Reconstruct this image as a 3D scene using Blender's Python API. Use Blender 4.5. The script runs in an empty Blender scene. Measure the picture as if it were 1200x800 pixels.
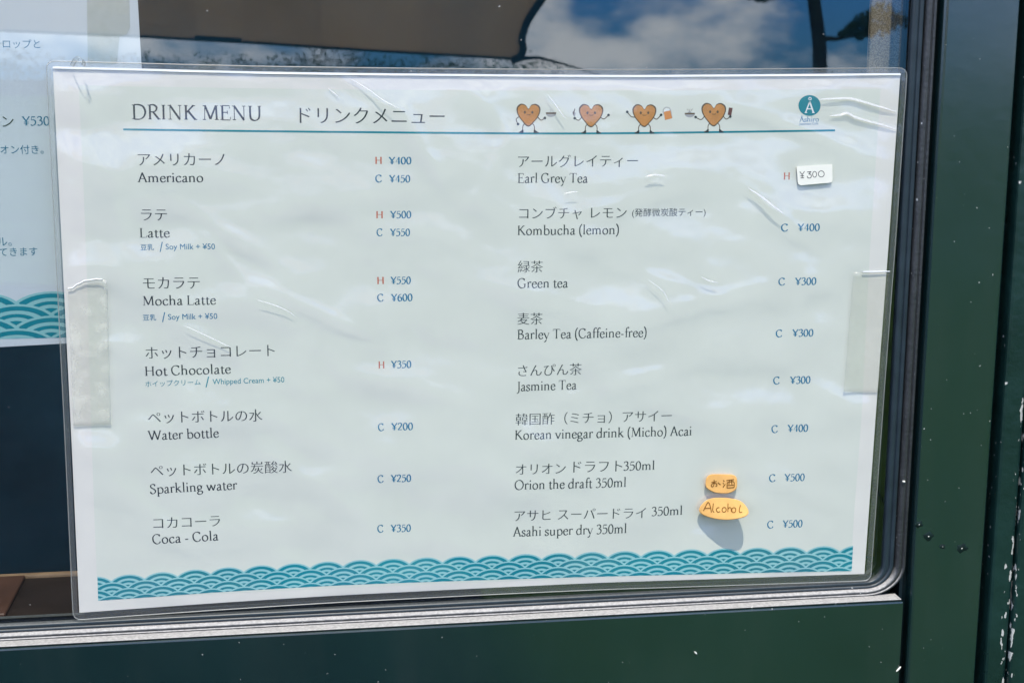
import bpy, bmesh, math, random
from mathutils import Vector, Matrix, noise, kdtree

sc = bpy.context.scene
COL = sc.collection
random.seed(7)

# ------------------------------------------------------------------ camera
W_PX, H_PX, F_PX = 1200.0, 800.0, 1700.0
CAM = Vector((-0.0681, -0.5109, 0.0984))
ca, cb, cc = 1.3816, -0.0174, -0.1295
ROT = Matrix.Rotation(cc, 3, 'Z') @ Matrix.Rotation(ca, 3, 'X') @ Matrix.Rotation(cb, 3, 'Y')
cd = bpy.data.cameras.new('camera')
cd.sensor_width = 36.0; cd.lens = F_PX / W_PX * 36.0
cd.dof.use_dof = True; cd.dof.focus_distance = 0.53; cd.dof.aperture_fstop = 40.0
cd.clip_start = 0.01; cd.clip_end = 3000.0
cam = bpy.data.objects.new('camera', cd); COL.objects.link(cam)
cam.matrix_world = Matrix.Translation(CAM) @ ROT.to_4x4()
sc.camera = cam

# ------------------------------------------------------------------ sky and sun
SUN_EL, SUN_AZ = math.radians(64), math.radians(-4)      # azimuth measured from the wall's outward normal
sun_dir = Vector((math.sin(SUN_AZ) * math.cos(SUN_EL), -math.cos(SUN_AZ) * math.cos(SUN_EL), math.sin(SUN_EL)))
world = bpy.data.worlds.new('World'); sc.world = world; world.use_nodes = True
wt = world.node_tree; wn, wl = wt.nodes, wt.links
wn.clear()
w_out = wn.new('ShaderNodeOutputWorld'); w_bg = wn.new('ShaderNodeBackground')
w_bg.inputs['Strength'].default_value = 0.1
sky = wn.new('ShaderNodeTexSky'); sky.sky_type = 'NISHITA'; sky.sun_disc = False
sky.sun_elevation = SUN_EL; sky.sun_rotation = math.radians(180) - SUN_AZ
sky.air_density = 1.0; sky.dust_density = 0.2; sky.ozone_density = 2.0
w_tint = wn.new('ShaderNodeMix'); w_tint.data_type = 'RGBA'; w_tint.blend_type = 'MULTIPLY'
w_tint.inputs['Factor'].default_value = 1.0; w_tint.inputs[7].default_value = (0.16, 0.54, 1.40, 1)
wl.new(sky.outputs[0], w_tint.inputs[6])
w_tc = wn.new('ShaderNodeTexCoord')
w_map = wn.new('ShaderNodeMapping'); w_map.inputs['Scale'].default_value = (1, 1, 1.9); w_map.inputs['Location'].default_value = (0.35, 0.1, 0.02)
wl.new(w_tc.outputs['Generated'], w_map.inputs[0])
w_no = wn.new('ShaderNodeTexNoise'); w_no.inputs['Scale'].default_value = 9.0; w_no.inputs['Detail'].default_value = 6; w_no.inputs['Roughness'].default_value = 0.52
wl.new(w_map.outputs[0], w_no.inputs['Vector'])
w_rp = wn.new('ShaderNodeMapRange'); w_rp.interpolation_type = 'SMOOTHSTEP'
w_rp.inputs['From Min'].default_value = 0.42; w_rp.inputs['From Max'].default_value = 0.62
wl.new(w_no.outputs['Fac'], w_rp.inputs['Value'])
w_mix = wn.new('ShaderNodeMix'); w_mix.data_type = 'RGBA'
w_mix.inputs[7].default_value = (16.2, 17.2, 18.4, 1)
wl.new(w_rp.outputs[0], w_mix.inputs['Factor']); wl.new(w_tint.outputs[2], w_mix.inputs[6])
wl.new(w_mix.outputs[2], w_bg.inputs['Color']); wl.new(w_bg.outputs[0], w_out.inputs['Surface'])

sl = bpy.data.lights.new('sun', 'SUN'); sl.energy = 2.9; sl.angle = math.radians(0.5); sl.color = (1.0, 0.94, 0.82)
so = bpy.data.objects.new('sun', sl); COL.objects.link(so)
so.rotation_euler = (-sun_dir).to_track_quat('-Z', 'Y').to_euler(); so.location = sun_dir * 5

vs = sc.view_settings
vs.view_transform = 'Standard'; vs.look = 'None'; vs.exposure = 0.5; vs.gamma = 1.0; vs.use_curve_mapping = False
sc.cycles.use_denoising = True
sc.cycles.caustics_reflective = False; sc.cycles.caustics_refractive = False
sc.cycles.transparent_max_bounces = 16

# ------------------------------------------------------------------ measuring helpers
def ray(px, py):
    return ROT @ Vector(((px - W_PX / 2) / F_PX, (H_PX / 2 - py) / F_PX, -1.0))
def at(px, py, Y=0.0):
    """the point of the plane y=Y seen at a pixel of the photograph"""
    d = ray(px, py); t = (Y - CAM.y) / d.y
    return CAM + d * t
GLASS_Y = 0.001
LEAN = math.radians(0.28)                  # the pane leans back a little in its frame
PANE_N = Vector((0, -math.cos(LEAN), math.sin(LEAN)))
def mirrored(px, py, Y):
    """the point in front of the window whose reflection in the pane shows at a pixel"""
    p0 = Vector((0, GLASS_Y, -0.12)); d = ray(px, py)
    d = d - PANE_N*2*d.dot(PANE_N)
    c = CAM - PANE_N*2*(CAM - p0).dot(PANE_N)
    return c + d * ((Y - c.y) / d.y)

# ------------------------------------------------------------------ object helpers
def obj(name, me, mats=(), parent=None, smooth=False):
    if isinstance(me, bmesh.types.BMesh):
        bm = me; me = bpy.data.meshes.new(name); bm.to_mesh(me); bm.free()
    if not isinstance(mats, (list, tuple)): mats = [mats]
    for m in mats: me.materials.append(m)
    if smooth:
        for p in me.polygons: p.use_smooth = True
    o = bpy.data.objects.new(name, me); COL.objects.link(o)
    if parent:
        o.parent = parent
        o.matrix_parent_inverse = Matrix.Translation(-parent.location)
    return o
def tag(o, label=None, cat=None, group=None, kind=None):
    for k, v in (('label', label), ('category', cat), ('group', group), ('kind', kind)):
        if v: o[k] = v
    return o
def thing(name, loc, label, cat, group=None):
    o = bpy.data.objects.new(name, None); COL.objects.link(o); o.location = loc; o.empty_display_size = 0.02
    return tag(o, label, cat, group)
def box(bm, x0, x1, y0, y1, z0, z1, mi=0):
    v = [bm.verts.new(p) for p in ((x0,y0,z0),(x1,y0,z0),(x1,y1,z0),(x0,y1,z0),(x0,y0,z1),(x1,y0,z1),(x1,y1,z1),(x0,y1,z1))]
    fs = [(0,1,5,4),(1,2,6,5),(2,3,7,6),(3,0,4,7),(4,5,6,7),(3,2,1,0)]
    out = []
    for f in fs:
        fa = bm.faces.new([v[i] for i in f]); fa.material_index = mi; out.append(fa)
    return v, out
def bevel_all(bm, w, seg=2):
    bmesh.ops.bevel(bm, geom=bm.edges[:], offset=w, segments=seg, affect='EDGES', profile=0.6)
def tube(bm, pts, r, n=8, mi=0, caps=True):
    pts = [Vector(p) for p in pts]; rings = []
    rr = r if isinstance(r, (list, tuple)) else [r] * len(pts)
    for i, p in enumerate(pts):
        t = (pts[min(i+1, len(pts)-1)] - pts[max(i-1, 0)]).normalized()
        a = t.cross(Vector((0, 1, 0.013)))
        if a.length < 1e-3: a = t.cross(Vector((1, 0, 0)))
        a.normalize(); b = t.cross(a)
        rings.append([bm.verts.new(p + (a * math.cos(k*2*math.pi/n) + b * math.sin(k*2*math.pi/n)) * rr[i]) for k in range(n)])
    for i in range(len(rings)-1):
        for k in range(n):
            f = bm.faces.new((rings[i][k], rings[i][(k+1)%n], rings[i+1][(k+1)%n], rings[i+1][k])); f.material_index = mi; f.smooth = True
    if caps:
        for rg in (rings[0], rings[-1]):
            f = bm.faces.new(rg); f.material_index = mi
def slab(bm, outline, y0, y1, mi=0):
    """a flat outline (x,z points) given a thickness between y0 (front) and y1"""
    a = [bm.verts.new((p[0], y0, p[1])) for p in outline]
    b = [bm.verts.new((p[0], y1, p[1])) for p in outline]
    n = len(a)
    fs = [bm.faces.new(a), bm.faces.new(b[::-1])]
    for i in range(n): fs.append(bm.faces.new((a[i], b[i], b[(i+1)%n], a[(i+1)%n])))
    for f in fs: f.material_index = mi
def cat_rom(p, n=5, closed=False):
    out = []; m = len(p)
    rng = range(m if closed else m-1)
    for i in rng:
        if closed: p0,p1,p2,p3 = p[(i-1)%m], p[i], p[(i+1)%m], p[(i+2)%m]
        else: p0,p1,p2,p3 = p[max(i-1,0)], p[i], p[i+1], p[min(i+2,m-1)]
        for k in range(n):
            t = k/n
            out.append(tuple(0.5*((2*b)+(-a+c)*t+(2*a-5*b+4*c-d)*t*t+(-a+3*b-3*c+d)*t**3) for a,b,c,d in zip(p0,p1,p2,p3)))
    if not closed: out.append(tuple(p[-1]))
    return out

# ------------------------------------------------------------------ materials
def newmat(name):
    m = bpy.data.materials.new(name); m.use_nodes = True
    nt = m.node_tree; nt.nodes.clear()
    out = nt.nodes.new('ShaderNodeOutputMaterial')
    return m, nt, out
def principled(name, col, rough=0.5, metal=0.0, spec=0.5, var=0.0, vscale=40.0, bump=0.0, bscale=80.0, coat=0.0, specks=None, objcoord=True):
    m, nt, out = newmat(name); N, L = nt.nodes, nt.links
    b = N.new('ShaderNodeBsdfPrincipled'); L.new(b.outputs[0], out.inputs[0])
    b.inputs['Base Color'].default_value = (*col, 1); b.inputs['Roughness'].default_value = rough
    b.inputs['Metallic'].default_value = metal; b.inputs['Specular IOR Level'].default_value = spec
    b.inputs['Coat Weight'].default_value = coat; b.inputs['Coat Roughness'].default_value = 0.14; b.inputs['Coat IOR'].default_value = 1.6
    geo = N.new('ShaderNodeNewGeometry')
    colsock = None
    if var:
        no = N.new('ShaderNodeTexNoise'); no.inputs['Scale'].default_value = vscale; no.inputs['Detail'].default_value = 5
        L.new(geo.outputs['Position'], no.inputs['Vector'])
        mr = N.new('ShaderNodeMapRange'); mr.inputs['From Min'].default_value = 0.3; mr.inputs['From Max'].default_value = 0.7
        mr.inputs['To Min'].default_value = 1-var; mr.inputs['To Max'].default_value = 1+var
        L.new(no.outputs['Fac'], mr.inputs[0])
        mu = N.new('ShaderNodeVectorMath'); mu.operation = 'SCALE'; mu.inputs[0].default_value = col
        L.new(mr.outputs[0], mu.inputs['Scale']); colsock = mu.outputs[0]
        L.new(colsock, b.inputs['Base Color'])
        mr2 = N.new('ShaderNodeMapRange'); mr2.inputs['To Min'].default_value = max(0.02, rough*0.75); mr2.inputs['To Max'].default_value = min(1, rough*1.25)
        L.new(no.outputs['Fac'], mr2.inputs[0]); L.new(mr2.outputs[0], b.inputs['Roughness'])
    if bump:
        nb = N.new('ShaderNodeTexNoise'); nb.inputs['Scale'].default_value = bscale; nb.inputs['Detail'].default_value = 6
        L.new(geo.outputs['Position'], nb.inputs['Vector'])
        bp = N.new('ShaderNodeBump'); bp.inputs['Strength'].default_value = bump; bp.inputs['Distance'].default_value = 0.001
        L.new(nb.outputs['Fac'], bp.inputs['Height']); L.new(bp.outputs[0], b.inputs['Normal'])
    if specks:
        fac = speck_mask(nt, geo, *specks)
        mx = N.new('ShaderNodeMix'); mx.data_type = 'RGBA'; mx.inputs[7].default_value = (0.62, 0.62, 0.58, 1)
        if colsock: L.new(colsock, mx.inputs[6])
        else: mx.inputs[6].default_value = (*col, 1)
        L.new(fac, mx.inputs['Factor']); L.new(mx.outputs[2], b.inputs['Base Color'])
    return m
def speck_mask(nt, geo, scale, size, density):
    """tiny scattered grains: jittered cells, each with its own size, most of them empty"""
    N, L = nt.nodes, nt.links
    vo = N.new('ShaderNodeTexVoronoi'); vo.inputs['Scale'].default_value = scale; vo.inputs['Randomness'].default_value = 1.0
    nz = N.new('ShaderNodeTexNoise'); nz.inputs['Scale'].default_value = 900; nz.inputs['Detail'].default_value = 2
    L.new(geo.outputs['Position'], nz.inputs['Vector'])
    wob = N.new('ShaderNodeVectorMath'); wob.operation = 'MULTIPLY_ADD'; wob.inputs[1].default_value = (0.0012,)*3
    L.new(nz.outputs['Color'], wob.inputs[0]); L.new(geo.outputs['Position'], wob.inputs[2])
    L.new(wob.outputs[0], vo.inputs['Vector'])
    sep = N.new('ShaderNodeSeparateColor'); L.new(vo.outputs['Color'], sep.inputs[0])
    mr = N.new('ShaderNodeMapRange'); mr.inputs['From Min'].default_value = 1-density; mr.inputs['From Max'].default_value = 1.0
    mr.inputs['To Min'].default_value = 0; mr.inputs['To Max'].default_value = size
    L.new(sep.outputs[0], mr.inputs[0])
    lt = N.new('ShaderNodeMath'); lt.operation = 'SUBTRACT'; L.new(mr.outputs[0], lt.inputs[0]); L.new(vo.outputs['Distance'], lt.inputs[1])
    mu = N.new('ShaderNodeMath'); mu.operation = 'MULTIPLY'; mu.use_clamp = True; mu.inputs[1].default_value = 9
    L.new(lt.outputs[0], mu.inputs[0])
    return mu.outputs[0]
def clear_sheet(name, r0, rough=0.0, tint=(1, 1, 1), milk=0.0, milk_col=(0.8, 0.8, 0.78), bump=0.0, bscale=60, specks=None, smear=0.0, milk_noise=0.0):
    """a clear sheet: transparent, with a Schlick reflection and an optional milky share"""
    m, nt, out = newmat(name); N, L = nt.nodes, nt.links
    geo = N.new('ShaderNodeNewGeometry')
    tr = N.new('ShaderNodeBsdfTransparent'); tr.inputs[0].default_value = (*tint, 1)
    gl = N.new('ShaderNodeBsdfGlossy'); gl.inputs['Roughness'].default_value = rough
    lw = N.new('ShaderNodeLayerWeight'); lw.inputs['Blend'].default_value = 0.5
    pw = N.new('ShaderNodeMath'); pw.operation = 'POWER'; pw.inputs[1].default_value = 5
    L.new(lw.outputs['Facing'], pw.inputs[0])
    ma = N.new('ShaderNodeMath'); ma.operation = 'MULTIPLY_ADD'; ma.inputs[1].default_value = 1-r0; ma.inputs[2].default_value = r0
    L.new(pw.outputs[0], ma.inputs[0])
    base = tr.outputs[0]
    if milk or specks or smear:
        df = N.new('ShaderNodeBsdfDiffuse'); df.inputs[0].default_value = (*milk_col, 1)
        mk = N.new('ShaderNodeMixShader'); L.new(tr.outputs[0], mk.inputs[1]); L.new(df.outputs[0], mk.inputs[2])
        mk.inputs[0].default_value = milk
        fsock = None
        if specks: fsock = speck_mask(nt, geo, *specks)
        if milk_noise or smear:
            no = N.new('ShaderNodeTexNoise'); no.inputs['Scale'].default_value = 140 if milk_noise else 30; no.inputs['Detail'].default_value = 5
            L.new(geo.outputs['Position'], no.inputs['Vector'])
            mr = N.new('ShaderNodeMapRange'); mr.inputs['From Min'].default_value = 0.42; mr.inputs['From Max'].default_value = 0.66
            mr.inputs['To Min'].default_value = milk; mr.inputs['To Max'].default_value = milk + milk_noise + smear
            L.new(no.outputs['Fac'], mr.inputs[0])
            if fsock:
                mxm = N.new('ShaderNodeMath'); mxm.operation = 'MAXIMUM'; L.new(fsock, mxm.inputs[0]); L.new(mr.outputs[0], mxm.inputs[1]); fsock = mxm.outputs[0]
            else: fsock = mr.outputs[0]
        if fsock: L.new(fsock, mk.inputs[0])
        base = mk.outputs[0]
    mx = N.new('ShaderNodeMixShader')
    L.new(ma.outputs[0], mx.inputs[0]); L.new(base, mx.inputs[1]); L.new(gl.outputs[0], mx.inputs[2]); L.new(mx.outputs[0], out.inputs[0])
    if bump:
        nb = N.new('ShaderNodeTexNoise'); nb.inputs['Scale'].default_value = bscale; nb.inputs['Detail'].default_value = 4
        L.new(geo.outputs['Position'], nb.inputs['Vector'])
        bp = N.new('ShaderNodeBump'); bp.inputs['Strength'].default_value = bump; bp.inputs['Distance'].default_value = 0.001
        L.new(nb.outputs['Fac'], bp.inputs['Height'])
        L.new(bp.outputs[0], gl.inputs['Normal']); L.new(bp.outputs[0], lw.inputs['Normal'])
    return m
def matte(name, col, var=0.0, vscale=60, translucent=0.0):
    m, nt, out = newmat(name); N, L = nt.nodes, nt.links
    d = N.new('ShaderNodeBsdfDiffuse'); d.inputs[0].default_value = (*col, 1); s = d.outputs[0]
    src = None
    if var:
        geo = N.new('ShaderNodeNewGeometry')
        no = N.new('ShaderNodeTexNoise'); no.inputs['Scale'].default_value = vscale; no.inputs['Detail'].default_value = 5
        L.new(geo.outputs['Position'], no.inputs['Vector'])
        mr = N.new('ShaderNodeMapRange'); mr.inputs['From Min'].default_value = 0.3; mr.inputs['From Max'].default_value = 0.7
        mr.inputs['To Min'].default_value = 1-var; mr.inputs['To Max'].default_value = 1+var
        L.new(no.outputs['Fac'], mr.inputs[0])
        mu = N.new('ShaderNodeVectorMath'); mu.operation = 'SCALE'; mu.inputs[0].default_value = col
        L.new(mr.outputs[0], mu.inputs['Scale']); L.new(mu.outputs[0], d.inputs[0]); src = mu.outputs[0]
    if translucent:
        t = N.new('ShaderNodeBsdfTranslucent'); t.inputs[0].default_value = (*col, 1)
        if src: L.new(src, t.inputs[0])
        mx = N.new('ShaderNodeMixShader'); mx.inputs[0].default_value = translucent
        L.new(d.outputs[0], mx.inputs[1]); L.new(t.outputs[0], mx.inputs[2]); s = mx.outputs[0]
    L.new(s, out.inputs[0])
    return m

M = {}
M['paper'] = matte('menu_paper', (0.79, 0.765, 0.715), 0.02, 50)
M['mint'] = matte('pale_mint_print', (0.725, 0.745, 0.672), 0.025, 35)
M['ink'] = matte('charcoal_ink', (0.035, 0.045, 0.06))
M['ink_blue'] = matte('blue_ink', (0.012, 0.17, 0.32))
M['ink_teal'] = matte('teal_ink', (0.012, 0.24, 0.31), 0.15, 12)
M['ink_aqua'] = matte('aqua_ink', (0.30, 0.60, 0.62))
M['ink_red'] = matte('red_ink', (0.55, 0.13, 0.08))
M['poster'] = matte('poster_paper', (0.70, 0.745, 0.80), 0.02, 40)
M['heart'] = matte('biscuit_ink', (0.56, 0.25, 0.085), 0.10, 300)
M['outline'] = matte('brown_ink', (0.13, 0.085, 0.06))
M['cup'] = matte('grey_ink', (0.40, 0.40, 0.41))
M['beer'] = matte('amber_ink', (0.70, 0.28, 0.10))
M['choc'] = matte('plum_ink', (0.14, 0.05, 0.06))
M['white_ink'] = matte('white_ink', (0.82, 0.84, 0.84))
M['film'] = clear_sheet('laminate_film', 0.105, 0.15, (0.985, 0.99, 0.985), milk=0.0, bump=0.14, bscale=120, smear=0.05)
M['film_flange'] = clear_sheet('laminate_flange', 0.08, 0.22, (0.93, 0.94, 0.94), milk=0.10, milk_col=(0.6, 0.62, 0.62), bump=0.3, bscale=200)
M['film_rim'] = clear_sheet('laminate_rim', 0.10, 0.35, (0.85, 0.87, 0.86), milk=0.22, milk_col=(0.7, 0.7, 0.66))
M['crease'] = clear_sheet('creased_film', 0.08, 0.25, (0.97, 0.97, 0.97), milk=0.26, milk_col=(0.9, 0.9, 0.88))
M['tape'] = clear_sheet('milky_tape', 0.05, 0.3, (0.97, 0.97, 0.95), milk=0.10, milk_col=(0.95, 0.93, 0.82), bump=0.2, bscale=300, milk_noise=0.22)
M['tape_clear'] = clear_sheet('clear_tape', 0.04, 0.25, (0.97, 0.97, 0.95), milk=0.03, milk_col=(0.92, 0.90, 0.78), milk_noise=0.06)
M['label'] = matte('cream_label', (0.80, 0.79, 0.70), 0.02, 200)
M['orange'] = matte('orange_tag', (0.90, 0.53, 0.18), 0.12, 130, translucent=0.2)
M['marker'] = matte('brown_marker', (0.20, 0.09, 0.02))
M['pen'] = matte('black_pen', (0.05, 0.05, 0.05))
M['glass'] = clear_sheet('window_glass', 0.09, 0.0, (0.96, 0.975, 0.97), milk=0.0, milk_col=(0.75, 0.75, 0.72), specks=(260, 0.10, 0.26))
M['rubber'] = principled('black_rubber', (0.018, 0.03, 0.04), 0.35, var=0.25, vscale=90, specks=(260, 0.14, 0.10))
M['alu'] = principled('grey_aluminium', (0.085, 0.088, 0.09), 0.45, metal=0.8, var=0.12, vscale=120, bump=0.25, bscale=700, specks=(420, 0.25, 0.25))
M['green'] = principled('dark_green_paint', (0.003, 0.019, 0.020), 0.24, spec=0.7, var=0.10, vscale=18, bump=0.12, bscale=130, coat=1.0, specks=(380, 0.13, 0.30))
M['groove'] = principled('dark_groove_paint', (0.010, 0.022, 0.030), 0.4, var=0.2, vscale=60)
M['blister'] = principled('bare_dark_patch', (0.004, 0.014, 0.012), 0.45, spec=0.3, var=0.4, vscale=700)
M['dark_wall'] = matte('dark_room_paint', (0.030, 0.085, 0.105), 0.45, 9)
M['ledge'] = principled('dark_brown_wood', (0.026, 0.017, 0.013), 0.6, spec=0.2, var=0.4, vscale=40, bump=0.3, bscale=60)
M['board'] = principled('sunlit_patch_wood', (0.085, 0.040, 0.025), 0.5, var=0.25, vscale=50)  # lighter wood colour for the sunlit patch on the ledge
M['edge_wood'] = principled('sunlit_wood_edge', (0.30, 0.20, 0.12), 0.5, var=0.2, vscale=80)  # paler than the ledge: the sunlit line on its back edge, painted in
M['grass'] = matte('lawn_grass', (0.065, 0.125, 0.036), 0.4, 2.5)
M['asphalt'] = matte('dark_asphalt', (0.022, 0.026, 0.030), 0.3, 6)
M['bark'] = matte('dark_bark', (0.035, 0.028, 0.022), 0.3, 9)
M['leaf'] = matte('dark_leaf', (0.036, 0.070, 0.018), 0.4, 6, translucent=0.25)
M['canvas'] = matte('brown_canvas', (0.88, 0.72, 0.52), 0.06, 9, translucent=0.6)
M['canvas2'] = matte('darker_brown_canvas', (0.83, 0.675, 0.487), 0.06, 9, translucent=0.6)
M['navy'] = matte('navy_binding', (0.02, 0.03, 0.05))

def sunlit_dust(m, lo, hi, amount, col):
    """pale dust and painted sunlight on the upward-facing parts of a material"""
    nt = m.node_tree; N, L = nt.nodes, nt.links
    out = next(n for n in N if n.type == 'OUTPUT_MATERIAL'); src = out.inputs[0].links[0].from_socket
    geo = N.new('ShaderNodeNewGeometry'); sx = N.new('ShaderNodeSeparateXYZ'); L.new(geo.outputs['Normal'], sx.inputs[0])
    no = N.new('ShaderNodeTexNoise'); no.inputs['Scale'].default_value = 350; no.inputs['Detail'].default_value = 5; L.new(geo.outputs['Position'], no.inputs['Vector'])
    a = N.new('ShaderNodeMath'); a.operation = 'MULTIPLY_ADD'; a.inputs[1].default_value = 0.5; L.new(no.outputs['Fac'], a.inputs[0]); L.new(sx.outputs[2], a.inputs[2])
    mr = N.new('ShaderNodeMapRange'); mr.inputs['From Min'].default_value = lo + 0.25; mr.inputs['From Max'].default_value = hi + 0.25
    mr.inputs['To Max'].default_value = amount; L.new(a.outputs[0], mr.inputs[0])
    d = N.new('ShaderNodeBsdfDiffuse'); d.inputs[0].default_value = (*col, 1)
    gr = N.new('ShaderNodeTexNoise'); gr.inputs['Scale'].default_value = 900; gr.inputs['Detail'].default_value = 4; L.new(geo.outputs['Position'], gr.inputs['Vector'])
    gm = N.new('ShaderNodeMapRange'); gm.inputs['From Min'].default_value = 0.35; gm.inputs['From Max'].default_value = 0.68; gm.inputs['To Min'].default_value = 0.82; gm.inputs['To Max'].default_value = 1.18
    L.new(gr.outputs['Fac'], gm.inputs[0])
    gs = N.new('ShaderNodeVectorMath'); gs.operation = 'SCALE'; gs.inputs[0].default_value = col; L.new(gm.outputs[0], gs.inputs['Scale']); L.new(gs.outputs[0], d.inputs[0])
    mx = N.new('ShaderNodeMixShader'); L.new(mr.outputs[0], mx.inputs[0]); L.new(src, mx.inputs[1]); L.new(d.outputs[0], mx.inputs[2]); L.new(mx.outputs[0], out.inputs[0])
sunlit_dust(M['alu'], 0.15, 0.75, 0.85, (0.46, 0.445, 0.42))  # bead tops paled for the sun on them as well as dust
sunlit_dust(M['rubber'], 0.2, 0.9, 0.4, (0.20, 0.20, 0.18))

def grimy(m, amount):
    """uneven run-down dust: streaks along the height and blotches, mixed over a paint"""
    nt = m.node_tree; N, L = nt.nodes, nt.links
    out = next(n for n in N if n.type == 'OUTPUT_MATERIAL'); src = out.inputs[0].links[0].from_socket
    geo = N.new('ShaderNodeNewGeometry')
    facs = []
    for sc_, nsc, lo, hi in (((1, 1, 0.16), 60, 0.50, 0.80), ((1, 1, 0.6), 22, 0.48, 0.80), ((1, 1, 1), 420, 0.60, 0.80)):
        mp = N.new('ShaderNodeMapping'); mp.inputs['Scale'].default_value = sc_; L.new(geo.outputs['Position'], mp.inputs[0])
        no = N.new('ShaderNodeTexNoise'); no.inputs['Scale'].default_value = nsc; no.inputs['Detail'].default_value = 6; no.inputs['Roughness'].default_value = 0.6
        L.new(mp.outputs[0], no.inputs['Vector'])
        mr = N.new('ShaderNodeMapRange'); mr.inputs['From Min'].default_value = lo; mr.inputs['From Max'].default_value = hi; mr.inputs['To Max'].default_value = amount
        L.new(no.outputs['Fac'], mr.inputs[0]); facs.append(mr.outputs[0])
    a = N.new('ShaderNodeMath'); a.operation = 'ADD'; L.new(facs[0], a.inputs[0]); L.new(facs[1], a.inputs[1])
    b = N.new('ShaderNodeMath'); b.operation = 'ADD'; b.use_clamp = True; L.new(a.outputs[0], b.inputs[0]); L.new(facs[2], b.inputs[1])
    d = N.new('ShaderNodeBsdfDiffuse'); d.inputs[0].default_value = (0.20, 0.21, 0.18, 1)
    mx = N.new('ShaderNodeMixShader'); L.new(b.outputs[0], mx.inputs[0]); L.new(src, mx.inputs[1]); L.new(d.outputs[0], mx.inputs[2]); L.new(mx.outputs[0], out.inputs[0])
grimy(M['green'], 0.03)

# weave for the curtain
def weave():
    m, nt, out = newmat('curtain_mesh'); N, L = nt.nodes, nt.links
    geo = N.new('ShaderNodeNewGeometry')
    vo = N.new('ShaderNodeTexVoronoi'); vo.inputs['Scale'].default_value = 1900; L.new(geo.outputs['Position'], vo.inputs['Vector'])
    no = N.new('ShaderNodeTexNoise'); no.inputs['Scale'].default_value = 500; L.new(geo.outputs['Position'], no.inputs['Vector'])
    mr = N.new('ShaderNodeMapRange'); mr.inputs['From Min'].default_value = 0.1; mr.inputs['From Max'].default_value = 0.75
    L.new(vo.outputs['Distance'], mr.inputs[0])
    mx = N.new('ShaderNodeMix'); mx.data_type = 'RGBA'; mx.inputs[6].default_value = (0.42, 0.35, 0.26, 1); mx.inputs[7].default_value = (0.20, 0.165, 0.125, 1)
    L.new(mr.outputs[0], mx.inputs['Factor'])
    d = N.new('ShaderNodeBsdfDiffuse'); L.new(mx.outputs[2], d.inputs[0]); L.new(d.outputs[0], out.inputs[0])
    return m
M['curtain'] = weave()
# chipped paint on the post: white filler shows along its edge in ragged flecks
def chipped(xa):
    m = principled('chipped_green_paint', (0.006, 0.025, 0.022), 0.30, spec=0.5, var=0.2, vscale=60, bump=0.35, bscale=220, specks=(260, 0.2, 0.25))
    nt = m.node_tree; N, L = nt.nodes, nt.links
    b = next(n for n in N if n.type == 'BSDF_PRINCIPLED')
    old = b.inputs['Base Color'].links[0].from_socket
    geo = N.new('ShaderNodeNewGeometry')
    mp = N.new('ShaderNodeMapping'); mp.inputs['Scale'].default_value = (1, 1, 0.4); L.new(geo.outputs['Position'], mp.inputs[0])
    no = N.new('ShaderNodeTexNoise'); no.inputs['Scale'].default_value = 520; no.inputs['Detail'].default_value = 8; L.new(mp.outputs[0], no.inputs['Vector'])
    sx = N.new('ShaderNodeSeparateXYZ'); L.new(geo.outputs['Position'], sx.inputs[0])
    d = N.new('ShaderNodeMath'); d.operation = 'SUBTRACT'; d.inputs[1].default_value = xa; L.new(sx.outputs[0], d.inputs[0])
    ab = N.new('ShaderNodeMath'); ab.operation = 'ABSOLUTE'; L.new(d.outputs[0], ab.inputs[0])
    band = N.new('ShaderNodeMapRange'); band.inputs['From Min'].default_value = 0.0; band.inputs['From Max'].default_value = 0.0045
    band.inputs['To Min'].default_value = 0.17; band.inputs['To Max'].default_value = -0.02; L.new(ab.outputs[0], band.inputs[0])
    zz = N.new('ShaderNodeMapRange'); zz.inputs['From Min'].default_value = 0.05; zz.inputs['From Max'].default_value = -0.10
    zz.inputs['To Min'].default_value = -0.06; zz.inputs['To Max'].default_value = 0.0; L.new(sx.outputs[2], zz.inputs[0])
    s = N.new('ShaderNodeMath'); s.operation = 'ADD'; L.new(no.outputs['Fac'], s.inputs[0]); L.new(band.outputs[0], s.inputs[1])
    s2 = N.new('ShaderNodeMath'); s2.operation = 'ADD'; L.new(s.outputs[0], s2.inputs[0]); L.new(zz.outputs[0], s2.inputs[1])
    th = N.new('ShaderNodeMapRange'); th.inputs['From Min'].default_value = 0.735; th.inputs['From Max'].default_value = 0.75; L.new(s2.outputs[0], th.inputs[0])
    mx = N.new('ShaderNodeMix'); mx.data_type = 'RGBA'; mx.inputs[7].default_value = (0.50, 0.50, 0.46, 1)
    L.new(old, mx.inputs[6]); L.new(th.outputs[0], mx.inputs['Factor']); L.new(mx.outputs[2], b.inputs['Base Color'])
    return m

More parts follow.
